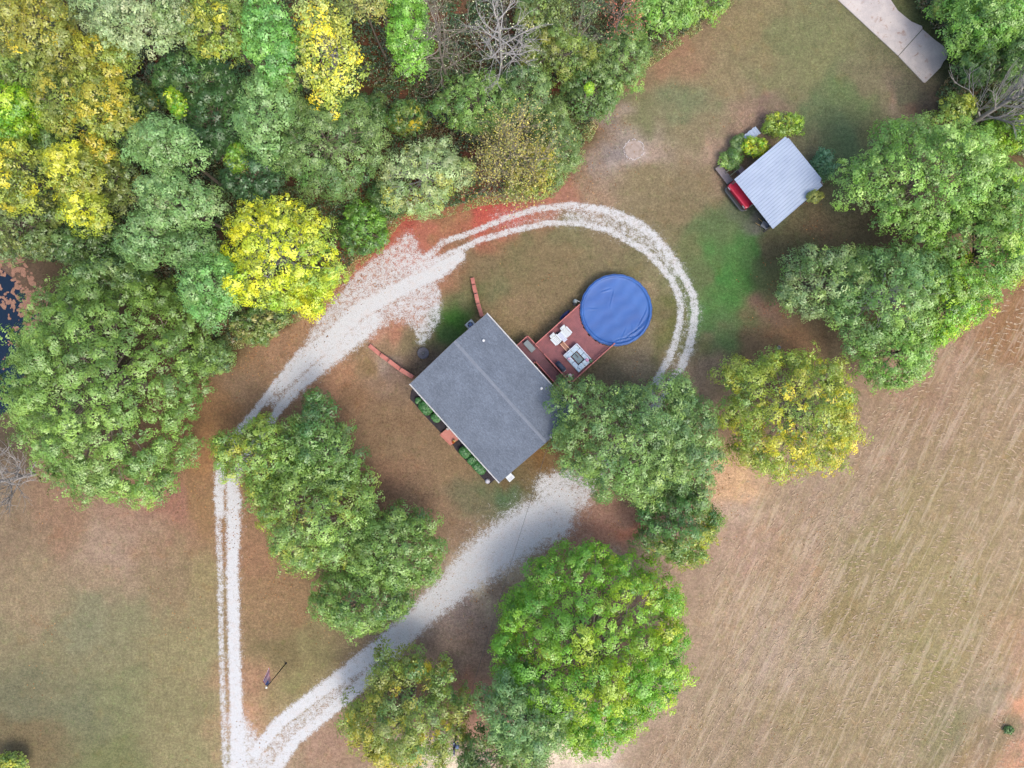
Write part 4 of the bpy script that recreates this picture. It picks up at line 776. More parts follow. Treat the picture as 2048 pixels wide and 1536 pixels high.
# ---- round fire pit, AC unit
p = P(846.3, 706.4, .35); root = empty('fire_pit', (p[0], p[1], 0)); tag(root, 'round dark grey fire pit with black centre by the left gable of the house', 'fire pit')
mb = MB(); mb.lathe((0, 0, 0), [(.42, 0), (.5, .3), (.6, .34), (.61, .37), (.58, .39), (.2, .35), (.17, .25), (.1, .2)], 28); mb.build('bowl', plain('sooty_metal', (92, 94, 104), .7, .15, 5, rgb2=(74, 72, 84)), root)
mb = MB(); mb.lathe((0, 0, .3), [(.15, 0), (.19, .06), (.19, .09), (.15, .09)], 16); mb.build('grate', m_dark, root); mb = MB(); mb.lathe((0, 0, .4), [(.03, 0), (.04, .05), (.02, .08)], 8); mb.build('knob', m_steel, root)
p = P(941, 649.5, .8); root = empty('air_conditioner', (p[0], p[1], 0), UANG); tag(root, 'boxy outdoor air conditioning unit with round fan beside the gable wall', 'air conditioner')
mb = MB(); mb.box((0, 0, .42), (.75, .75, .8), 0, 1, .03)
for k in range(8): mb.box((0, 0, .12 + k * .08), (.78, .6, .012)); mb.box((0, 0, .12 + k * .08), (.6, .78, .012))
mb.build('cabinet', plain('ac_shell', (205, 218, 222), .5, .05), root)
mb = MB(); mb.lathe((0, 0, .822), [(.31, 0), (.31, .02), (.27, .02), (.27, .004)], 24); mb.build('fan_ring', m_dark, root)
mb = MB(); mb.lathe((0, 0, .822), [(.08, 0), (.08, .03), (.03, .04)], 12)
for k in range(5): mb.box((.16 * math.cos(k * 1.257), .16 * math.sin(k * 1.257), .832), (.2, .1, .01), k * 1.257)
mb.build('fan', plain('ac_fan', (70, 110, 170), .4), root)
mb = MB(); mb.box((0, 0, .02), (.95, .95, .05)); mb.build('pad', m_conc, root)

# ------------------------------------------------------------------ pool and deck
m_deck = plain('red_deck_stain', (152, 82, 84), .6, .12, 1.5, fine=10, rgb2=(134, 70, 76)); m_rail = plain('red_rail_stain', (205, 120, 112), .6, .1, 2, rgb2=(190, 104, 98))
m_walk = plain('dark_deck_stain', (126, 68, 78), .6, .12, 1.5, fine=10, rgb2=(110, 60, 70))
PC = (1.54, 12.97); PR = 3.62; ZD = 1.2
deck = empty('deck', UV(0, 0), UANG); tag(deck, 'red stained timber deck between the house and the round pool', 'deck')
def boards(mb, u0, u1, v0, v1, z, cut=True, wd=.14, gap=.007):
    v = v0
    while v < v1 - .02:
        vb = min(v + wd - gap, v1); e0, e1 = u0, u1; segs = [(u0, u1)]
        if cut:
            vc = max(abs(v - PC[1]), 0) if abs(v - PC[1]) < abs(vb - PC[1]) else abs(vb - PC[1])
            hh = (PR + .1) ** 2 - vc ** 2
            if hh > 0: h = math.sqrt(hh); segs = [(u0, PC[0] - h), (PC[0] + h, u1)]
        for e0, e1 in segs:
            if e1 - e0 > .03: mb.box(((e0 + e1) / 2, (v + vb) / 2, z - .015 + .002 * math.sin(v * 37)), (e1 - e0, vb - v, .03))
        v += wd
def rail(parent, pts, z, h=.92, bal=True):
    mb = MB()
    for (x0, y0, z0), (x1, y1, z1) in zip(pts[:-1], pts[1:]):
        L = math.hypot(x1 - x0, y1 - y0); ang = math.atan2(y1 - y0, x1 - x0); n = max(1, int(L / .12))
        mb.box(((x0 + x1) / 2, (y0 + y1) / 2, z + h), (L + .1, .1, .035), ang, 1, .008)
        mb.box(((x0 + x1) / 2, (y0 + y1) / 2, z + h - .06), (L, .035, .08), ang); mb.box(((x0 + x1) / 2, (y0 + y1) / 2, z + .1), (L, .035, .08), ang)
        for k in range(1, n): mb.box((x0 + (x1 - x0) * k / n, y0 + (y1 - y0) * k / n, z + h / 2), (.035, .035, h - .1), ang)
    mb.build('railing', m_rail, parent)
    n = int(sum(math.hypot(b_[0] - a_[0], b_[1] - a_[1]) for a_, b_ in zip(pts[:-1], pts[1:])) / 1.6) + 1
    for (x0, y0, z0), (x1, y1, z1) in zip(pts[:-1], pts[1:]):
        L = math.hypot(x1 - x0, y1 - y0); m = max(1, int(round(L / 1.7)))
        for k in range(m + 1): mb = MB(); mb.box((x0 + (x1 - x0) * k / m, y0 + (y1 - y0) * k / m, (z + h) / 2 + .01), (.095, .095, z + h + .06)); mb.build('post', m_rail, parent)
mb = MB(); boards(mb, -1.38, 3.92, 4.5, 10.52, ZD + .15); mb.build('deck_floor', m_deck, deck)
mb = MB(); boards(mb, -2.56, -.12, 2.42, 4.44, ZD, False); boards(mb, -.12, .3, 3.32, 4.44, ZD, False); mb.build('landing_floor', m_walk, deck)
mb = MB(); boards(mb, .3, 6.6, 3.32, 4.36, ZD - .12, False); mb.build('walkway_floor', m_walk, deck)
mb = MB(); mb.box((1.27, 4.47, ZD), (5.3, .04, .3)); mb.box((3.95, 7.4, ZD - .02), (.05, 5.85, .3)); mb.box((-1.41, 7.4, ZD - .02), (.05, 5.85, .3)); mb.box((3.3, 3.29, ZD - .25), (6.6, .04, .22)); mb.box((-2.59, 3.4, ZD - .14), (.04, 2.0, .24))
for x in (-1.2, .6, 2.2, 3.75):
    for y in (4.7, 6.6, 8.4): mb.box((x, y, .55), (.1, .1, 1.2))
mb.build('frame', m_rail, deck)
ZM = ZD + .15; W_ = .72
rail(deck, [(-1.38, 10.45, 0), (-1.38, 4.46, 0)], ZM, W_); rail(deck, [(-.9, 4.46, 0), (-2.56, 4.46, 0), (-2.56, 2.9, 0)], ZD, W_)
rail(deck, [(-.06, 4.46, 0), (3.92, 4.46, 0), (3.92, 10.45, 0)], ZM, W_); rail(deck, [(-.1, 2.85, 0), (-.1, 3.3, 0), (6.6, 3.3, 0)], ZD - .12, W_)
mb = MB()
for k in range(5): mb.box((.55 + k * .28, 3.04, ZD - .3 - k * .2), (.27, .42, .04))
mb.build('stair', m_walk, deck)
# pool
m_cover, nt, b = newmat('pool_cover'); co = objco(nt)
c = mixc(nt, mrange(nt, noise(nt, .35, 4, .6, co, .4), .35, .65), lin((34, 92, 172)), lin((44, 106, 186)))
wv = N(nt, 'ShaderNodeTexWave'); wv.inputs['Scale'].default_value = .22; wv.inputs['Distortion'].default_value = 2.5; wv.inputs['Detail'].default_value = 3; nt.links.new(co, wv.inputs['Vector'])
c = scalev(nt, c, mrange(nt, wv.outputs['Fac'], 0, 1, .96, 1.05)); c = scalev(nt, c, mrange(nt, noise(nt, 22, 2, .6, co), .3, .7, .95, 1.05))
nt.links.new(c, b.inputs['Base Color']); b.inputs['Roughness'].default_value = .55
pool = empty('pool', UV(PC[0], PC[1]), UANG); tag(pool, 'round above ground pool under a blue winter cover beside the deck', 'pool')
mb = MB()
for k in range(24):
    a0_, a1_ = k * 2 * math.pi / 24, (k + 1) * 2 * math.pi / 24; q_ = PR - .1
    mb.poly([(q_ * math.cos(a0_), q_ * math.sin(a0_), 0), (q_ * math.cos(a1_), q_ * math.sin(a1_), 0), (q_ * math.cos(a1_), q_ * math.sin(a1_), 1.3), (q_ * math.cos(a0_), q_ * math.sin(a0_), 1.3)])
    mb.box((q_ * math.cos(a0_), q_ * math.sin(a0_), .65), (.06, .14, 1.3), a0_)
mb.build('pool_wall', plain('pool_wall_blue', (150, 165, 190), .5), pool)
NR, NT = 46, 168; rs = np.concatenate([np.linspace(0, 1, NR) * (PR + .03), [PR + .035, PR + .04]]); TT = np.arange(NT) * 2 * math.pi / NT
X = rs[:, None] * np.cos(TT); Y = rs[:, None] * np.sin(TT); rn = rs[:, None] / PR + 0 * X
scal = 1 + .012 * np.abs(np.sin(TT * 12)) ; X = X * np.where(rn > .97, scal, 1); Y = Y * np.where(rn > .97, scal, 1)
Z = np.where(rn < .93, 1.27 - .10 * (1 - (rn / .93) ** 2) ** .5 * 1.0, 1.40 - .13 * ((rn - .965) / .035) ** 2)
wr = 0
for (ux, uy, ang, amp, wdh, ln) in ((2.0, -2.2, .75, .07, .05, 1.6), (2.5, -1.7, .95, .06, .045, 1.3), (1.2, -2.9, .35, .06, .05, 1.5), (2.7, -.9, 1.25, .05, .04, 1.2), (.7, -2.6, 1.3, .035, .04, .8), (-1.0, 2.0, .5, .03, .05, .5), (-.4, 1.2, 1.5, .02, .05, .9), (-2.6, .1, .2, .02, .05, .6), (1.7, -2.0, 1.9, .03, .04, .6)):
    # creases given in picture axes, brought to the pool's own axes
    cx_, cy_ = ux * UX[0] + uy * UX[1], ux * VX[0] + uy * VX[1]; aa = ang - UANG
    lx = (X - cx_) * math.cos(aa) + (Y - cy_) * math.sin(aa); ly = -(X - cx_) * math.sin(aa) + (Y - cy_) * math.cos(aa) + .12 * np.sin(lx * 1.7)
    wr = wr + amp * (np.exp(-(ly / wdh) ** 2) - .6 * np.exp(-((ly - wdh * 2) / wdh) ** 2)) * np.exp(-(lx / ln) ** 4)
Z = Z + wr * 1.7 + .006 * np.sin(X * 5 + np.sin(Y * 3))
Z[-1] = .98 + .05 * np.sin(TT * 19) + .04 * np.sin(TT * 7); Z[-2] = 1.3
V = np.stack([X.ravel(), Y.ravel(), Z.ravel()], 1); i = np.arange(len(rs) - 1)[:, None] * NT + np.arange(NT)[None, :]; j = np.arange(len(rs) - 1)[:, None] * NT + (np.arange(NT)[None, :] + 1) % NT
mesh_np('cover', V, np.stack([i, i + NT, j + NT, j], -1).reshape(-1, 4), m_cover, pool, smooth=True)
mb = MB(); rr_ = PR * .935; mb.tube([(rr_ * math.cos(t), rr_ * math.sin(t), 1.30 + .008 * math.sin(t * 23)) for t in np.linspace(0, 2 * math.pi, 121)], .022, 5); mb.build('drawstring', plain('cover_cord', (40, 66, 130), .6), pool)
# pool equipment
p = P(1151, 601.8, .8); root = empty('pool_filter', (p[0], p[1], 0)); tag(root, 'small grey pool filter with a white pipe beside the blue cover', 'pool filter')
mb = MB(); mb.lathe((0, 0, 0), [(.2, 0), (.24, .1), (.24, .6), (.2, .74), (.08, .8)], 14); mb.build('tank', plain('filter_grey', (158, 172, 172), .5), root); mb = MB(); mb.box((-.05, -.28, .15), (.3, .25, .3)); mb.build('pump', m_dark, root)
mb = MB(); mb.tube([(.1, .05, .7), (.3, -.02, .78), (.55, -.14, .8), (.75, -.25, .7)], .035, 7); mb.build('pipe', m_white, root)
for (px_, py_, L, cc, lb) in ((1130, 629.5, 1.0, (52, 66, 130), 'dark blue folded pool float leaning outside the deck rail'), (1123, 636, .5, (120, 140, 160), 'small grey blue bucket on the ground outside the deck rail')):
    p = P(px_, py_, .4); mb = MB()
    if L > .6:
        mb.tube([(-.45, -.42, .12), (-.1, -.05, .3), (.2, .2, .42), (.45, .45, .3)], [.1, .17, .16, .1], 8); mb.tube([(-.3, -.42, .1), (0, -.2, .12), (.4, .15, .14)], [.08, .1, .07], 8)
    else: mb.lathe((0, 0, 0), [(.12, 0), (.15, .3), (.16, .32), (.13, .32), (.11, .05)], 12)
    o = mb.build('pool_float' if L > .6 else 'bucket', plain('float_blue' if L > .6 else 'bucket_grey', cc, .5), None, True); o.location = (p[0], p[1], 0); tag(o, lb, 'pool float' if L > .6 else 'bucket')

# ---- things on the deck
def adirondack(u, v, label):
    root = empty('adirondack_chair', UV(u, v, ZM), UANG); tag(root, label, 'chair', 'white chairs on the deck')
    mb = MB()
    for k in range(5): y = (k - 2) * .115; mb.box((-.42 - .01 * abs(k - 2), y, .72 - .02 * abs(k - 2) ** 1.6), (.09, .105, .72), 0)
    for f_ in range(0): pass
    vv = np.array(mb.v); vv[:, 0] -= (vv[:, 2] - .4) * .42; mb.v = [tuple(q_) for q_ in vv]; mb.box((-.56, 0, .82), (.05, .6, .07)); mb.build('backrest', m_wplas, root)
    mb = MB()
    for k in range(6): mb.box((-.3 + k * .14, 0, .34 + .018 * k), (.118, .56, .025))
    mb.build('seat', m_wplas, root)
    for s_ in (-1, 1):
        mb = MB(); mb.box((-.02, s_ * .36, .58), (.86, .14, .03), 0, 1, .01); mb.build('armrest', m_wplas, root)
        mb = MB(); mb.box((.34, s_ * .33, .28), (.1, .04, .56)); mb.build('leg', m_wplas, root); mb = MB(); mb.box((-.36, s_ * .32, .28), (.1, .04, .56)); mb.build('leg', m_wplas, root)
adirondack(-.30, 6.32, 'white garden chair with rounded back on the side nearest the house'); adirondack(-.18, 7.62, 'white garden chair with rounded back on the side nearest the pool')
root = empty('side_table', UV(-.15, 6.98, ZM), UANG); tag(root, 'narrow white slatted table between the two white garden chairs', 'table')
mb = MB(); [mb.box((-.4 + k * .15, 0, .56), (.13, .46, .025)) for k in range(7)]; mb.build('tabletop', plain('cool_white', (214, 222, 240), .5), root)
for sx in (-.38, .45):
    for sy in (-.18, .18): mb = MB(); mb.box((sx, sy, .27), (.05, .05, .54)); mb.build('leg', m_wplas, root)
mb = MB(); mb.tube([(0, 0, 0), (.02, .02, .1), (.1, .04, .2), (.16, .1, .24)], [.08, .1, .07, .04], 8); mb.lathe((-.06, -.02, 0), [(.09, 0), (.1, .15), (.05, .22)], 9); o = mb.build('speaker', m_dark, None, True); o.location = UV(-.75, 6.95, ZM); tag(o, 'small black item on the floor behind the two white garden chairs', 'speaker')
root = empty('low_table', UV(.78, 6.56, ZM), UANG); tag(root, 'low brown bench with two pale timber edges leading to the white seating', 'bench')
mb = MB(); mb.box((0, 0, .28), (1.02, .3, .03)); mb.build('bench_top', plain('brown_timber', (166, 116, 92), .7), root)
for s_ in (-1, 1): mb = MB(); mb.box((0, s_ * .19, .30), (1.05, .075, .07), 0, 1, .01); mb.build('edge_rail', plain('pale_timber', (244, 190, 158), .7), root)
for sx in (-.42, .42): mb = MB(); mb.box((sx, 0, .13), (.06, .34, .26)); mb.build('leg', m_rail, root)
# white seating group: cushioned frame round a grey table
root = empty('outdoor_sofa', UV(2.54, 6.7, ZM), UANG); tag(root, 'square pale blue white outdoor sofa with cushions around a grey table', 'sofa')
m_cush = plain('pale_cushion', (204, 226, 238), .8, .06, 2, fine=14, rgb2=(190, 212, 232))
HU, HV = 1.15, .9
mb = MB(); mb.box((-HU + .25, 0, .2), (.5, 2 * HV, .36), 0, 1, .02); mb.box((HU - .25, 0, .2), (.5, 2 * HV, .36), 0, 1, .02); mb.box((0, HV - .22, .2), (2 * HU - 1.02, .44, .36), 0, 1, .02); mb.box((0, -HV + .22, .2), (2 * HU - 1.02, .44, .36), 0, 1, .02); mb.build('sofa_frame', m_wplas, root)
for (x, y, dx, dy) in ((-HU + .27, .42, .52, .8), (-HU + .27, -.42, .52, .8), (-.33, HV - .24, .6, .46), (.32, HV - .24, .64, .46), (HU - .3, .45, .58, .84), (HU - .3, -.3, .58, .6), (HU - .3, -.76, .58, .28), (-.33, -HV + .24, .6, .46), (.32, -HV + .24, .64, .46)):
    mb = MB(); mb.box((x, y, .45), (dx - .02, dy - .02, .16), 0, 1, .045); mb.build('cushion', m_cush, root)
mb = MB(); mb.box((0, HV + .02, .42), (2 * HU + .04, .09, .6), 0, 1, .02); mb.box((-HU - .02, 0, .42), (.09, 2 * HV, .6), 0, 1, .02); mb.build('backrest', plain('pale_frame', (222, 226, 244), .5), root)
root = empty('coffee_table', UV(2.50, 6.72, ZM), UANG); tag(root, 'grey rectangular table in the middle of the white outdoor sofa', 'table')
mb = MB(); mb.box((0, 0, .33), (1.02, .66, .04), 0, 1, .01); mb.build('tabletop', plain('table_grey', (120, 146, 152), .25, .12, 1.5, rgb2=(98, 124, 134)), root)
for sx in (-.45, .45):
    for sy in (-.27, .27): mb = MB(); mb.box((sx, sy, .155), (.05, .05, .31)); mb.build('leg', m_dark, root)
mb = MB(); mb.box((-.2, .08, .38), (.42, .12, .05), .0); o = mb.build('tray', m_dark); o.location = UV(2.50, 6.72, ZM); o.rotation_euler = (0, 0, UANG); tag(o, 'dark narrow tray on the grey coffee table', 'tray')
for (u, v, cc, rz, lb) in ((1.98, 5.98, (236, 200, 222), .5, 'small pink cushion on the house side of the sofa'), (3.3, 7.28, (222, 168, 206), .2, 'larger pink cushion on the far corner of the sofa')):
    s_ = .32 if u < 3 else .38
    mb = MB(); mb.box((0, 0, 0), (s_, s_ * .8, .14), rz, 1, .06); o = mb.build('pillow', plain('pillow_%d' % int(u * 10), cc, .85), None, True); p = UV(u, v, ZM + .6); o.location = p; o.rotation_euler = (.25, .1, UANG); tag(o, lb, 'pillow')
root = empty('potted_plant', UV(3.62, 7.5, ZM + .45)); tag(root, 'little dark green plant at the outer corner of the sofa', 'plant'); mb = MB(); mb.lathe((0, 0, 0), [(.08, 0), (.11, .2), (.09, .2)], 10); mb.build('pot', m_wplas, root)
r = np.random.default_rng(5); n = 110; V, Q = quads(rnd_dir(r, n) * .15 + np.array([0, 0, .28]), rnd_dir(r, n) + np.array([0, 0, 1]), rnd_dir(r, n), np.full(n, .07), np.full(n, .03)); mesh_np('foliage', V, Q, LEAF, root, np.tile(PAL['dark'][1], (n, 1)))
root = empty('covered_grill', UV(1.98, 4.86, ZM), UANG); tag(root, 'long gas grill under a dark navy cover by the inner deck rail', 'grill')
m_navy = plain('navy_cover', (50, 62, 86), .75, .15, 3)
mb = MB(); mb.box((0, 0, .42), (1.18, .48, .84), 0, 1, .08); mb.build('cabinet', m_navy, root, False)
mb = MB(); prf = [(.0, .98), (.16, .95), (.23, .86), (.24, .8)]; NA = 10
for k in range(NA + 1): pass
mb.tube([(-.42, 0, .82), (-.3, 0, .86), (0, 0, .88), (.3, 0, .86), (.42, 0, .82)], [.18, .225, .235, .225, .18], 14); mb.build('lid', m_navy, root, True)
mb = MB(); mb.box((.56, -.02, .8), (.16, .4, .04)); mb.build('side_shelf', m_dark, root); mb = MB(); mb.tube([(.62, -.15, .83), (.62, .15, .83)], .015, 6); mb.build('handle', m_steel, root)
p = UV(3.32, 4.95, ZM); root = empty('round_stool', p); tag(root, 'small round pink and white stool in the lower corner of the deck', 'stool'); mb = MB(); mb.lathe((0, 0, 0), [(.13, 0), (.1, .2), (.15, .38)], 14); mb.build('base', m_cap, root)
mb = MB(); mb.lathe((0, 0, .38), [(.17, 0), (.2, .03), (.18, .07), (.05, .085)], 16); mb.build('seat', plain('stool_seat', (244, 214, 208), .6, .2, 8), root)
root = empty('storage_bench', UV(-1.66, 3.9, ZD), UANG); tag(root, 'grey lidded storage bench on the upper landing by the house', 'storage bench')
mb = MB(); mb.box((0, 0, .22), (1.2, .54, .42), 0, 1, .02); mb.build('box', plain('bench_body', (92, 100, 104), .6), root); mb = MB(); mb.box((0, 0, .46), (1.26, .6, .07), 0, 1, .02); mb.build('lid', plain('bench_lid', (124, 138, 142), .5), root)

# ------------------------------------------------------------------ shed with metal roof
root = empty('shed', tuple(P(1560, 365)), 0); sx0, sy0 = P(1560, 365)[:2]; tag(root, 'open shed with pale ribbed metal roof and a clipped corner', 'shed')
def loc(px_, py_, z): p = P(px_, py_, z); return np.array([p[0] - sx0, p[1] - sy0, z])
LZ, TZ = 2.75, 3.15
Lc, Tc, Rc, Bc = loc(1468.3, 358.8, LZ), loc(1573, 271, TZ), loc(1650.8, 366.8, TZ), loc(1545.8, 457.9, LZ)
m_tin, nt, b = newmat('ribbed_tin'); co = objco(nt); c = mixc(nt, mrange(nt, noise(nt, .35, 4, .6, co), .35, .65), lin((184, 200, 222)), lin((170, 186, 210)))
c = mixc(nt, mrange(nt, noise(nt, 1.4, 5, .75, co, .5), .6, .7, 0, .4), c, lin((138, 148, 172))); nt.links.new(c, b.inputs['Base Color']); b.inputs['Roughness'].default_value = .5; b.inputs['Metallic'].default_value = .25
# ribbed sheet: ribs run from the L-B edge to the T-R edge
mb = MB(); NRB = 20; prof = [(0, 0), (.70, 0), (.80, .028), (.90, .028), (1.0, 0)]
rowA, rowB = [], []
for k in range(NRB):
    for t_, h_ in prof[:-1]:
        f_ = (k + t_) / NRB; f_ = max(f_, 0)
        a = Lc + (Bc - Lc) * f_; t2 = Tc + (Rc - Tc) * f_
        if k < 1: t2 = t2 + (a - t2) * .02
        if f_ > .93: t2 = t2 + (a - t2) * .05
        rowA.append(a + np.array([0, 0, h_])); rowB.append(t2 + np.array([0, 0, h_]))
rowA.append(Bc.copy()); rowB.append(Rc + (Bc - Rc) * .05)
n = len(rowA); mb.v = [tuple(q_) for q_ in rowA + rowB]; mb.v += [(q_[0], q_[1], q_[2] - .03) for q_ in rowA + rowB]
for i in range(n - 1): mb.f += [[i, i + 1, n + i + 1, n + i], [2 * n + i + 1, 2 * n + i, 3 * n + i, 3 * n + i + 1], [i + 1, i, 2 * n + i, 2 * n + i + 1], [n + i, n + i + 1, 3 * n + i + 1, 3 * n + i]]
mb.f += [[0, n, 3 * n, 2 * n], [n - 1, 3 * n - 1, 4 * n - 1, 2 * n - 1]]; mb.build('roof', m_tin, root)
ctr = (Lc + Rc) / 2; m_ow = plain('old_wood', (126, 116, 112), .85, .2, 2, fine=14)
def ins(p, k=.93): q_ = ctr + (p - ctr) * k; return q_
for q_ in (Lc, Tc, Rc, Bc, (Lc + Bc) / 2, (Tc + Rc) / 2):
    w_ = ins(q_); mb = MB(); mb.box((w_[0], w_[1], (q_[2] - .1) / 2), (.14, .14, q_[2] - .1), .67); mb.build('post', m_ow, root)
for a, c_ in ((Lc, Tc), (Bc, Rc), (Lc, Bc), (Tc, Rc), ((Lc + Bc) / 2, (Tc + Rc) / 2)):
    mb = MB(); aa, bb_ = ins(a, .95), ins(c_, .95); mb.tube([(aa[0], aa[1], aa[2] - .1), (bb_[0], bb_[1], bb_[2] - .1)], .075, 4); mb.build('beam', m_ow, root)
for a, c_, h in ((Bc, Rc, 2.4), (Tc, Rc, 2.5)):
    mb = MB(); aa, bb_ = ins(a, .90), ins(c_, .90); d = bb_ - aa; mb.box(((aa[0] + bb_[0]) / 2, (aa[1] + bb_[1]) / 2, h / 2), (np.linalg.norm(d[:2]) - .16, .05, h), math.atan2(d[1], d[0])); mb.build('wall', plain('shed_blue_wall', (60, 78, 110), .7), root)
# red vehicle under it
qd = (Bc - Lc)[:2]; qd /= np.linalg.norm(qd); qa = math.atan2(qd[1], qd[0])
p = P(1485, 386, 1.2); m_red = plain('red_paint', (222, 56, 88), .35, .05, 1.5, rgb2=(212, 46, 72))
root = empty('red_vehicle', (p[0], p[1], 0), qa); tag(root, 'red vehicle with long black bumper poking out from under the shed roof', 'vehicle')
# local x along the bumper, local -y outwards
mb = MB(); mb.box((0, .55, .93), (3.05, 2.5, .62), 0, 1, .1); mb.build('body', m_red, root)
mb = MB(); mb.tube([(-1.5, -.58, .62), (-1.42, -.9, .62), (-1.2, -1.0, .62), (1.2, -1.0, .62), (1.42, -.9, .62), (1.5, -.58, .62)], [.1, .12, .12, .12, .12, .1], 8); mb.build('bumper', plain('black_rubber', (58, 66, 72), .6), root)
mb = MB(); mb.box((0, -.78, .5), (2.7, .3, .22)); mb.build('grille', plain('black_gap', (30, 26, 34), .7), root)
for s_ in (-1, 1):
    for y in (-.2, 1.3):
        mb = MB(); mb.lathe((0, 0, 0), [(.2, 0), (.34, .02), (.36, .05), (.36, .2), (.34, .23), (.2, .25)], 20); o = mb.build('wheel', m_dark, root); o.rotation_euler = (0, R(90), 0); o.location = (s_ * 1.28 - .12, y, .36)
    mb = MB(); mb.box((s_ * 1.2, -.71, .95), (.35, .04, .18), 0, 1, .01); mb.build('headlight', m_wplas, root)
mb = MB(); mb.box((0, 1.2, 1.42), (2.3, 1.1, .4), 0, .82); mb.build('cab', m_glass, root)
p0 = P(1448.3, 348.6, .55); mb = MB(); root = empty('plank_ramp', (p0[0], p0[1], 0), qa); tag(root, 'grey weathered plank walkway beyond the end of the red vehicle', 'walkway')
for k in range(6): mb.box((0, -.32 + k * .125, .55), (2.05, .115, .04))
mb.build('planks', plain('grey_planks', (146, 136, 138), .85, .12, 2, fine=12), root)
for sx in (-.95, .95): mb = MB(); mb.box((sx, 0, .26), (.1, .6, .52)); mb.build('leg', m_ow, root)
for a, c_, lb in (((1453.6, 343.6), (1475.8, 327.9), 'upper of the two thin pale poles beside the plank walkway'), ((1461.5, 350.5), (1476, 338.5), 'lower of the two thin pale poles beside the plank walkway'), ((1447, 326), (1466, 309), 'long thin pale pole in the bushes beside the plank walkway')):
    a = P(*a, 1.0); c_ = P(*c_, 1.0); mb = MB(); mb.tube([a, (a + c_) / 2 + np.array([0, 0, .02]), c_], .03, 6); mb.tube([(a[0], a[1], 0), (a[0], a[1], 1.02)], .03, 6); mb.tube([(c_[0], c_[1], 0), (c_[0], c_[1], 1.02)], .03, 6); o = mb.build('pole_frame', plain('pale_pole', (160, 172, 140), .6)); tag(o, lb, 'pole')
p = P(1482, 340, .8); mb = MB(); mb.box((0, 0, .4), (.62, .5, .8), 0, 1, .03); mb.box((0, 0, .82), (.68, .56, .04)); o = mb.build('wooden_crate', plain('brown_box', (150, 130, 132), .8)); o.location = (p[0], p[1], 0); o.rotation_euler = (0, 0, qa); tag(o, 'faded brown box against the upper left eave of the shed', 'box')
p = P(1500, 272, .7); root = empty('scrap_sheet', (p[0], p[1], 0), R(38)); tag(root, 'bluish corrugated metal sheet lying on props among the shed bushes', 'metal sheet')
mb = MB(); V_ = []; NN = 24
for i in range(NN + 1):
    for y in (-.45, .45): mb.v.append((-1.0 + 2.0 * i / NN, y + .03 * math.sin(i), .75 + .03 * math.sin(i * 1.6) + .05 * i / NN))
for i in range(NN): mb.f.append([2 * i, 2 * i + 2, 2 * i + 3, 2 * i + 1])
mb.build('sheet', m_tin, root); mb = MB(); mb.box((-.7, 0, .35), (.1, .8, .7)); mb.box((.7, 0, .37), (.1, .8, .74)); mb.build('prop', m_ow, root)
p = P(1529.5, 450.5, .5); root = empty('wheelbarrow', (p[0], p[1], 0), R(150)); tag(root, 'grey wheelbarrow with yellow handles at the lower corner of the shed', 'wheelbarrow')
mb = MB(); mb.box((0, 0, .45), (.6, .5, .25), 0, 1.25); mb.build('tray', m_steel, root)
for s_ in (-1, 1): mb = MB(); mb.tube([(-.3, s_ * .12, .3), (.3, s_ * .22, .36), (.95, s_ * .28, .55)], .022, 6); mb.build('handle', plain('yellow_wood', (220, 190, 120), .6), root)
mb = MB(); mb.lathe((0, 0, -.05), [(.05, 0), (.18, .01), (.18, .09), (.05, .1)], 16); o = mb.build('wheel', m_dark, root); o.location = (-.45, 0, .18); o.rotation_euler = (R(90), 0, 0)
for px_, py_, lb in ((1490.5, 418.5, 'pale bucket on the grass at the end of the red vehicle'), (1557.5, 695, 'dark and white bucket on bare soil above the yellow tinged tree')):
    p = P(px_, py_, .2); root = empty('bucket', (p[0], p[1], 0)); tag(root, lb, 'bucket'); mb = MB(); mb.lathe((0, 0, 0), [(.13, 0), (.17, .32), (.18, .34), (.15, .34), (.12, .04)], 14); mb.build('pail', plain('pail%d' % int(px_), (216, 204, 190) if px_ < 1500 else (190, 190, 196), .6), root)
    mb = MB(); mb.tube([(.17 * math.cos(t), .17 * math.sin(t) * .2, .33 + .06 * math.sin(t)) for t in np.linspace(0, math.pi, 9)], .012, 5); mb.build('handle', m_dark, root)
B('garden_bush','rounded yellow green bush touching the top corner of the shed roof','bush',1566,251,40,26,10,2.6,'ygreen',201,cr=.5,leaf=.13,tone=1.0,pal2='lime',side=(.3,.3,0))
B('garden_bush','golden green bush against the upper left eave of the shed','bush',1509,296,27,23,0,2.4,'lime',202,cr=.45,leaf=.13,pal2='yellow',side=(0,-.3,-.2),tone=.95)
B('garden_bush','dark leafy bush between the plank walkway and the golden bush','bush',1462,318,24,22,0,1.7,'dark',203,cr=.4,leaf=.12,pal2='leafy',side=(-.3,.2,-.1))
B('garden_bush','small dark weeds behind the bluish metal sheet','bush',1477,287,16,18,0,1.3,'dusk',204,cr=.35,leaf=.1,tone=.85)
B('garden_bush','blue green feathery conifer behind the right side of the shed','bush',1646,330,28,36,35,3.0,'bluec',205,cr=.5,leaf=.16,gap=.15,lift=.3)
B('garden_bush','small leafy branch spray overlapping the lower right roof edge of the shed','bush',1628,393,19,14,0,3.9,'olive',206,cr=.35,leaf=.13,lift=2.8,depth=.7)
B('garden_bush','little green weed on the orange soil at the right edge','bush',2018,1460,10,8,0,.5,'dark',207,cr=.25,leaf=.1,lift=.1)

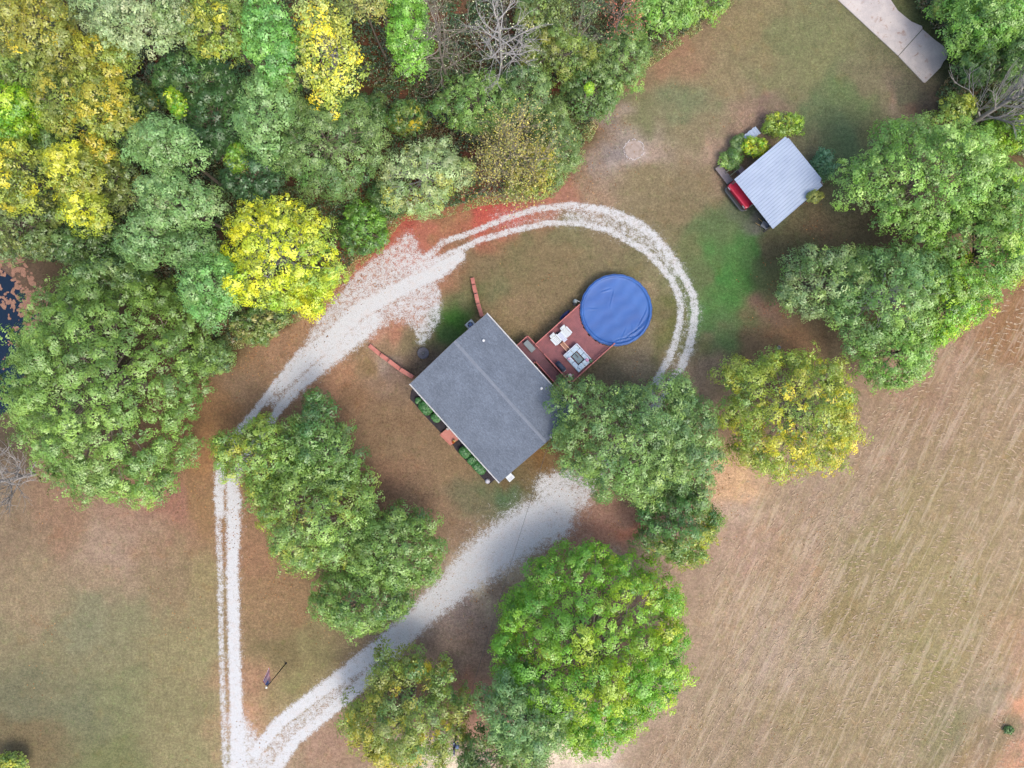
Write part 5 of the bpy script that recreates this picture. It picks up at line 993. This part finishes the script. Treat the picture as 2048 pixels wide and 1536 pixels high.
# ------------------------------------------------------------------ fire ring, flagpole, utility pole
p = P(1268, 299); root = empty('stone_ring', (p[0], p[1], 0)); tag(root, 'ring of pale ashy stones on the lawn above the loop track', 'fire ring'); mb = MB(); r = np.random.default_rng(8)
for k in range(40):
    a = k / 40 * 6.283; 
    if r.random() < .12: continue
    q_ = 1.03 + r.normal() * .03; s_ = .05 + .03 * r.random(); mb.lathe((q_ * math.cos(a), q_ * math.sin(a), 0), [(s_, 0), (s_ * 1.1, .03), (s_ * .6, .06)], 6)
mb.build('stones', plain('ash_stone', (214, 206, 204), .9, .2, 6), root)
mb = MB(); rr2 = [0.93 + .05 * math.sin(k * 1.9) for k in range(30)]; mb.prism([(rr2[k] * math.cos(k * .2094), rr2[k] * math.sin(k * .2094)) for k in range(30)], 0.0, .014); mb.build('ash_bed', plain('ash', (190, 174, 164), .95, .16, 2.2, fine=9, rgb2=(164, 146, 132), bump=.4), root)
p = P(572, 1326.5); root = empty('flagpole', (p[0], p[1], 0)); tag(root, 'tall dark flagpole with white ball top on the grass between the tracks', 'flagpole')
mb = MB(); mb.tube([(0, 0, 0), (0, 0, 5.8)], [.06, .035], 10); mb.lathe((0, 0, 0), [(.12, 0), (.12, .05), (.07, .1)], 12); mb.build('pole', plain('black_pole', (34, 34, 38), .5), root)
mb = MB(); mb.lathe((0, 0, 5.8), [(.03, 0), (.09, .05), (.11, .11), (.09, .17), (.02, .21)], 12); mb.build('finial', plain('finial_white', (250, 250, 235), .3), root, True)
m_flag, nt, b = newmat('flag_cloth'); tc = objco(nt); sp = N(nt, 'ShaderNodeSeparateXYZ'); uvn = N(nt, 'ShaderNodeAttribute', attribute_name='flaguv'); nt.links.new(uvn.outputs['Vector'], sp.inputs[0])
st = mathn(nt, 'GREATER_THAN', mathn(nt, 'FRACT', mathn(nt, 'MULTIPLY', sp.outputs[1], 6.5)), .5); c = mixc(nt, st, lin((226, 96, 110)), lin((250, 248, 252)))
can = mathn(nt, 'MULTIPLY', mathn(nt, 'LESS_THAN', sp.outputs[0], .4), mathn(nt, 'GREATER_THAN', sp.outputs[1], .46)); c = mixc(nt, can, c, lin((70, 104, 186)))
vo = N(nt, 'ShaderNodeTexVoronoi'); vo.inputs['Scale'].default_value = 16; vo.inputs['Randomness'].default_value = 0; nt.links.new(uvn.outputs['Vector'], vo.inputs['Vector'])
c = mixc(nt, mathn(nt, 'MULTIPLY', can, mathn(nt, 'LESS_THAN', vo.outputs['Distance'], .22)), c, lin((240, 240, 245))); nt.links.new(c, b.inputs['Base Color']); b.inputs['Roughness'].default_value = .8
fl = []; fuv = []; NU, NV = 26, 14
for i in range(NU + 1):
    for j in range(NV + 1):
        u, v = i / NU, j / NV; x = -.06 - .62 * u * (1 - .3 * (1 - v)); y = .06 * math.sin(u * 13) * (1 - .2 * v) - .10 * u + .25 * u + .95 * (1 - v) * u; z = 4.55 + 1.05 * v - .62 * u * (1 + .35 * (1 - v)) * (1 + .1 * math.sin(u * 9)); fl.append((x, y, z)); fuv.append((u, v, 0))
fq = [[i * (NV + 1) + j, (i + 1) * (NV + 1) + j, (i + 1) * (NV + 1) + j + 1, i * (NV + 1) + j + 1] for i in range(NU) for j in range(NV)]
flag = mesh_np('flag', np.array(fl), np.array(fq), m_flag, None, smooth=True); set_attr(flag, 'flaguv', np.array(fuv)); flag.location = root.location; tag(flag, 'drooping red, white and blue striped flag near the top of the pole', 'flag')
ub = P(919.5, 1424); root = empty('utility_pole', (ub[0], ub[1], 0)); tag(root, 'dark wooden utility pole between the golden and blue green trees at the bottom', 'utility pole')
ZP = 7.6; mb = MB(); mb.tube([(0, 0, 0), (0, 0, ZP)], [.15, .1], 10); mb.build('pole', plain('creosote', (70, 58, 56), .9, .2, 4), root)
mb = MB(); mb.lathe((.28, -.05, ZP - 1.15), [(.16, 0), (.2, .05), (.2, .62), (.16, .7), (.05, .74)], 14); mb.build('transformer', plain('blue_grey', (168, 186, 224), .4), root)
mb = MB(); mb.box((0, -.1, ZP - .35), (.14, 1.25, .12)); mb.build('crossarm', plain('navy_arm', (44, 52, 110), .7), root)
for y in (-.6, .45): mb = MB(); mb.lathe((0, y, ZP - .29), [(.03, 0), (.06, .05), (.06, .12), (.03, .18)], 8); mb.build('insulator', m_wplas, root)
a = np.array([*UV(6.28, -.66)[:2], 5.45]); c_ = np.array([ub[0], ub[1], ZP - .5]); mb = MB(); mb.tube([a + (c_ - a) * t + np.array([0, 0, -.9 * 4 * t * (1 - t) * .5]) for t in np.linspace(0, 1, 25)], .016, 5); o = mb.build('power_line', m_dark); tag(o, 'thin black service cable from the house gable to the utility pole', 'cable')
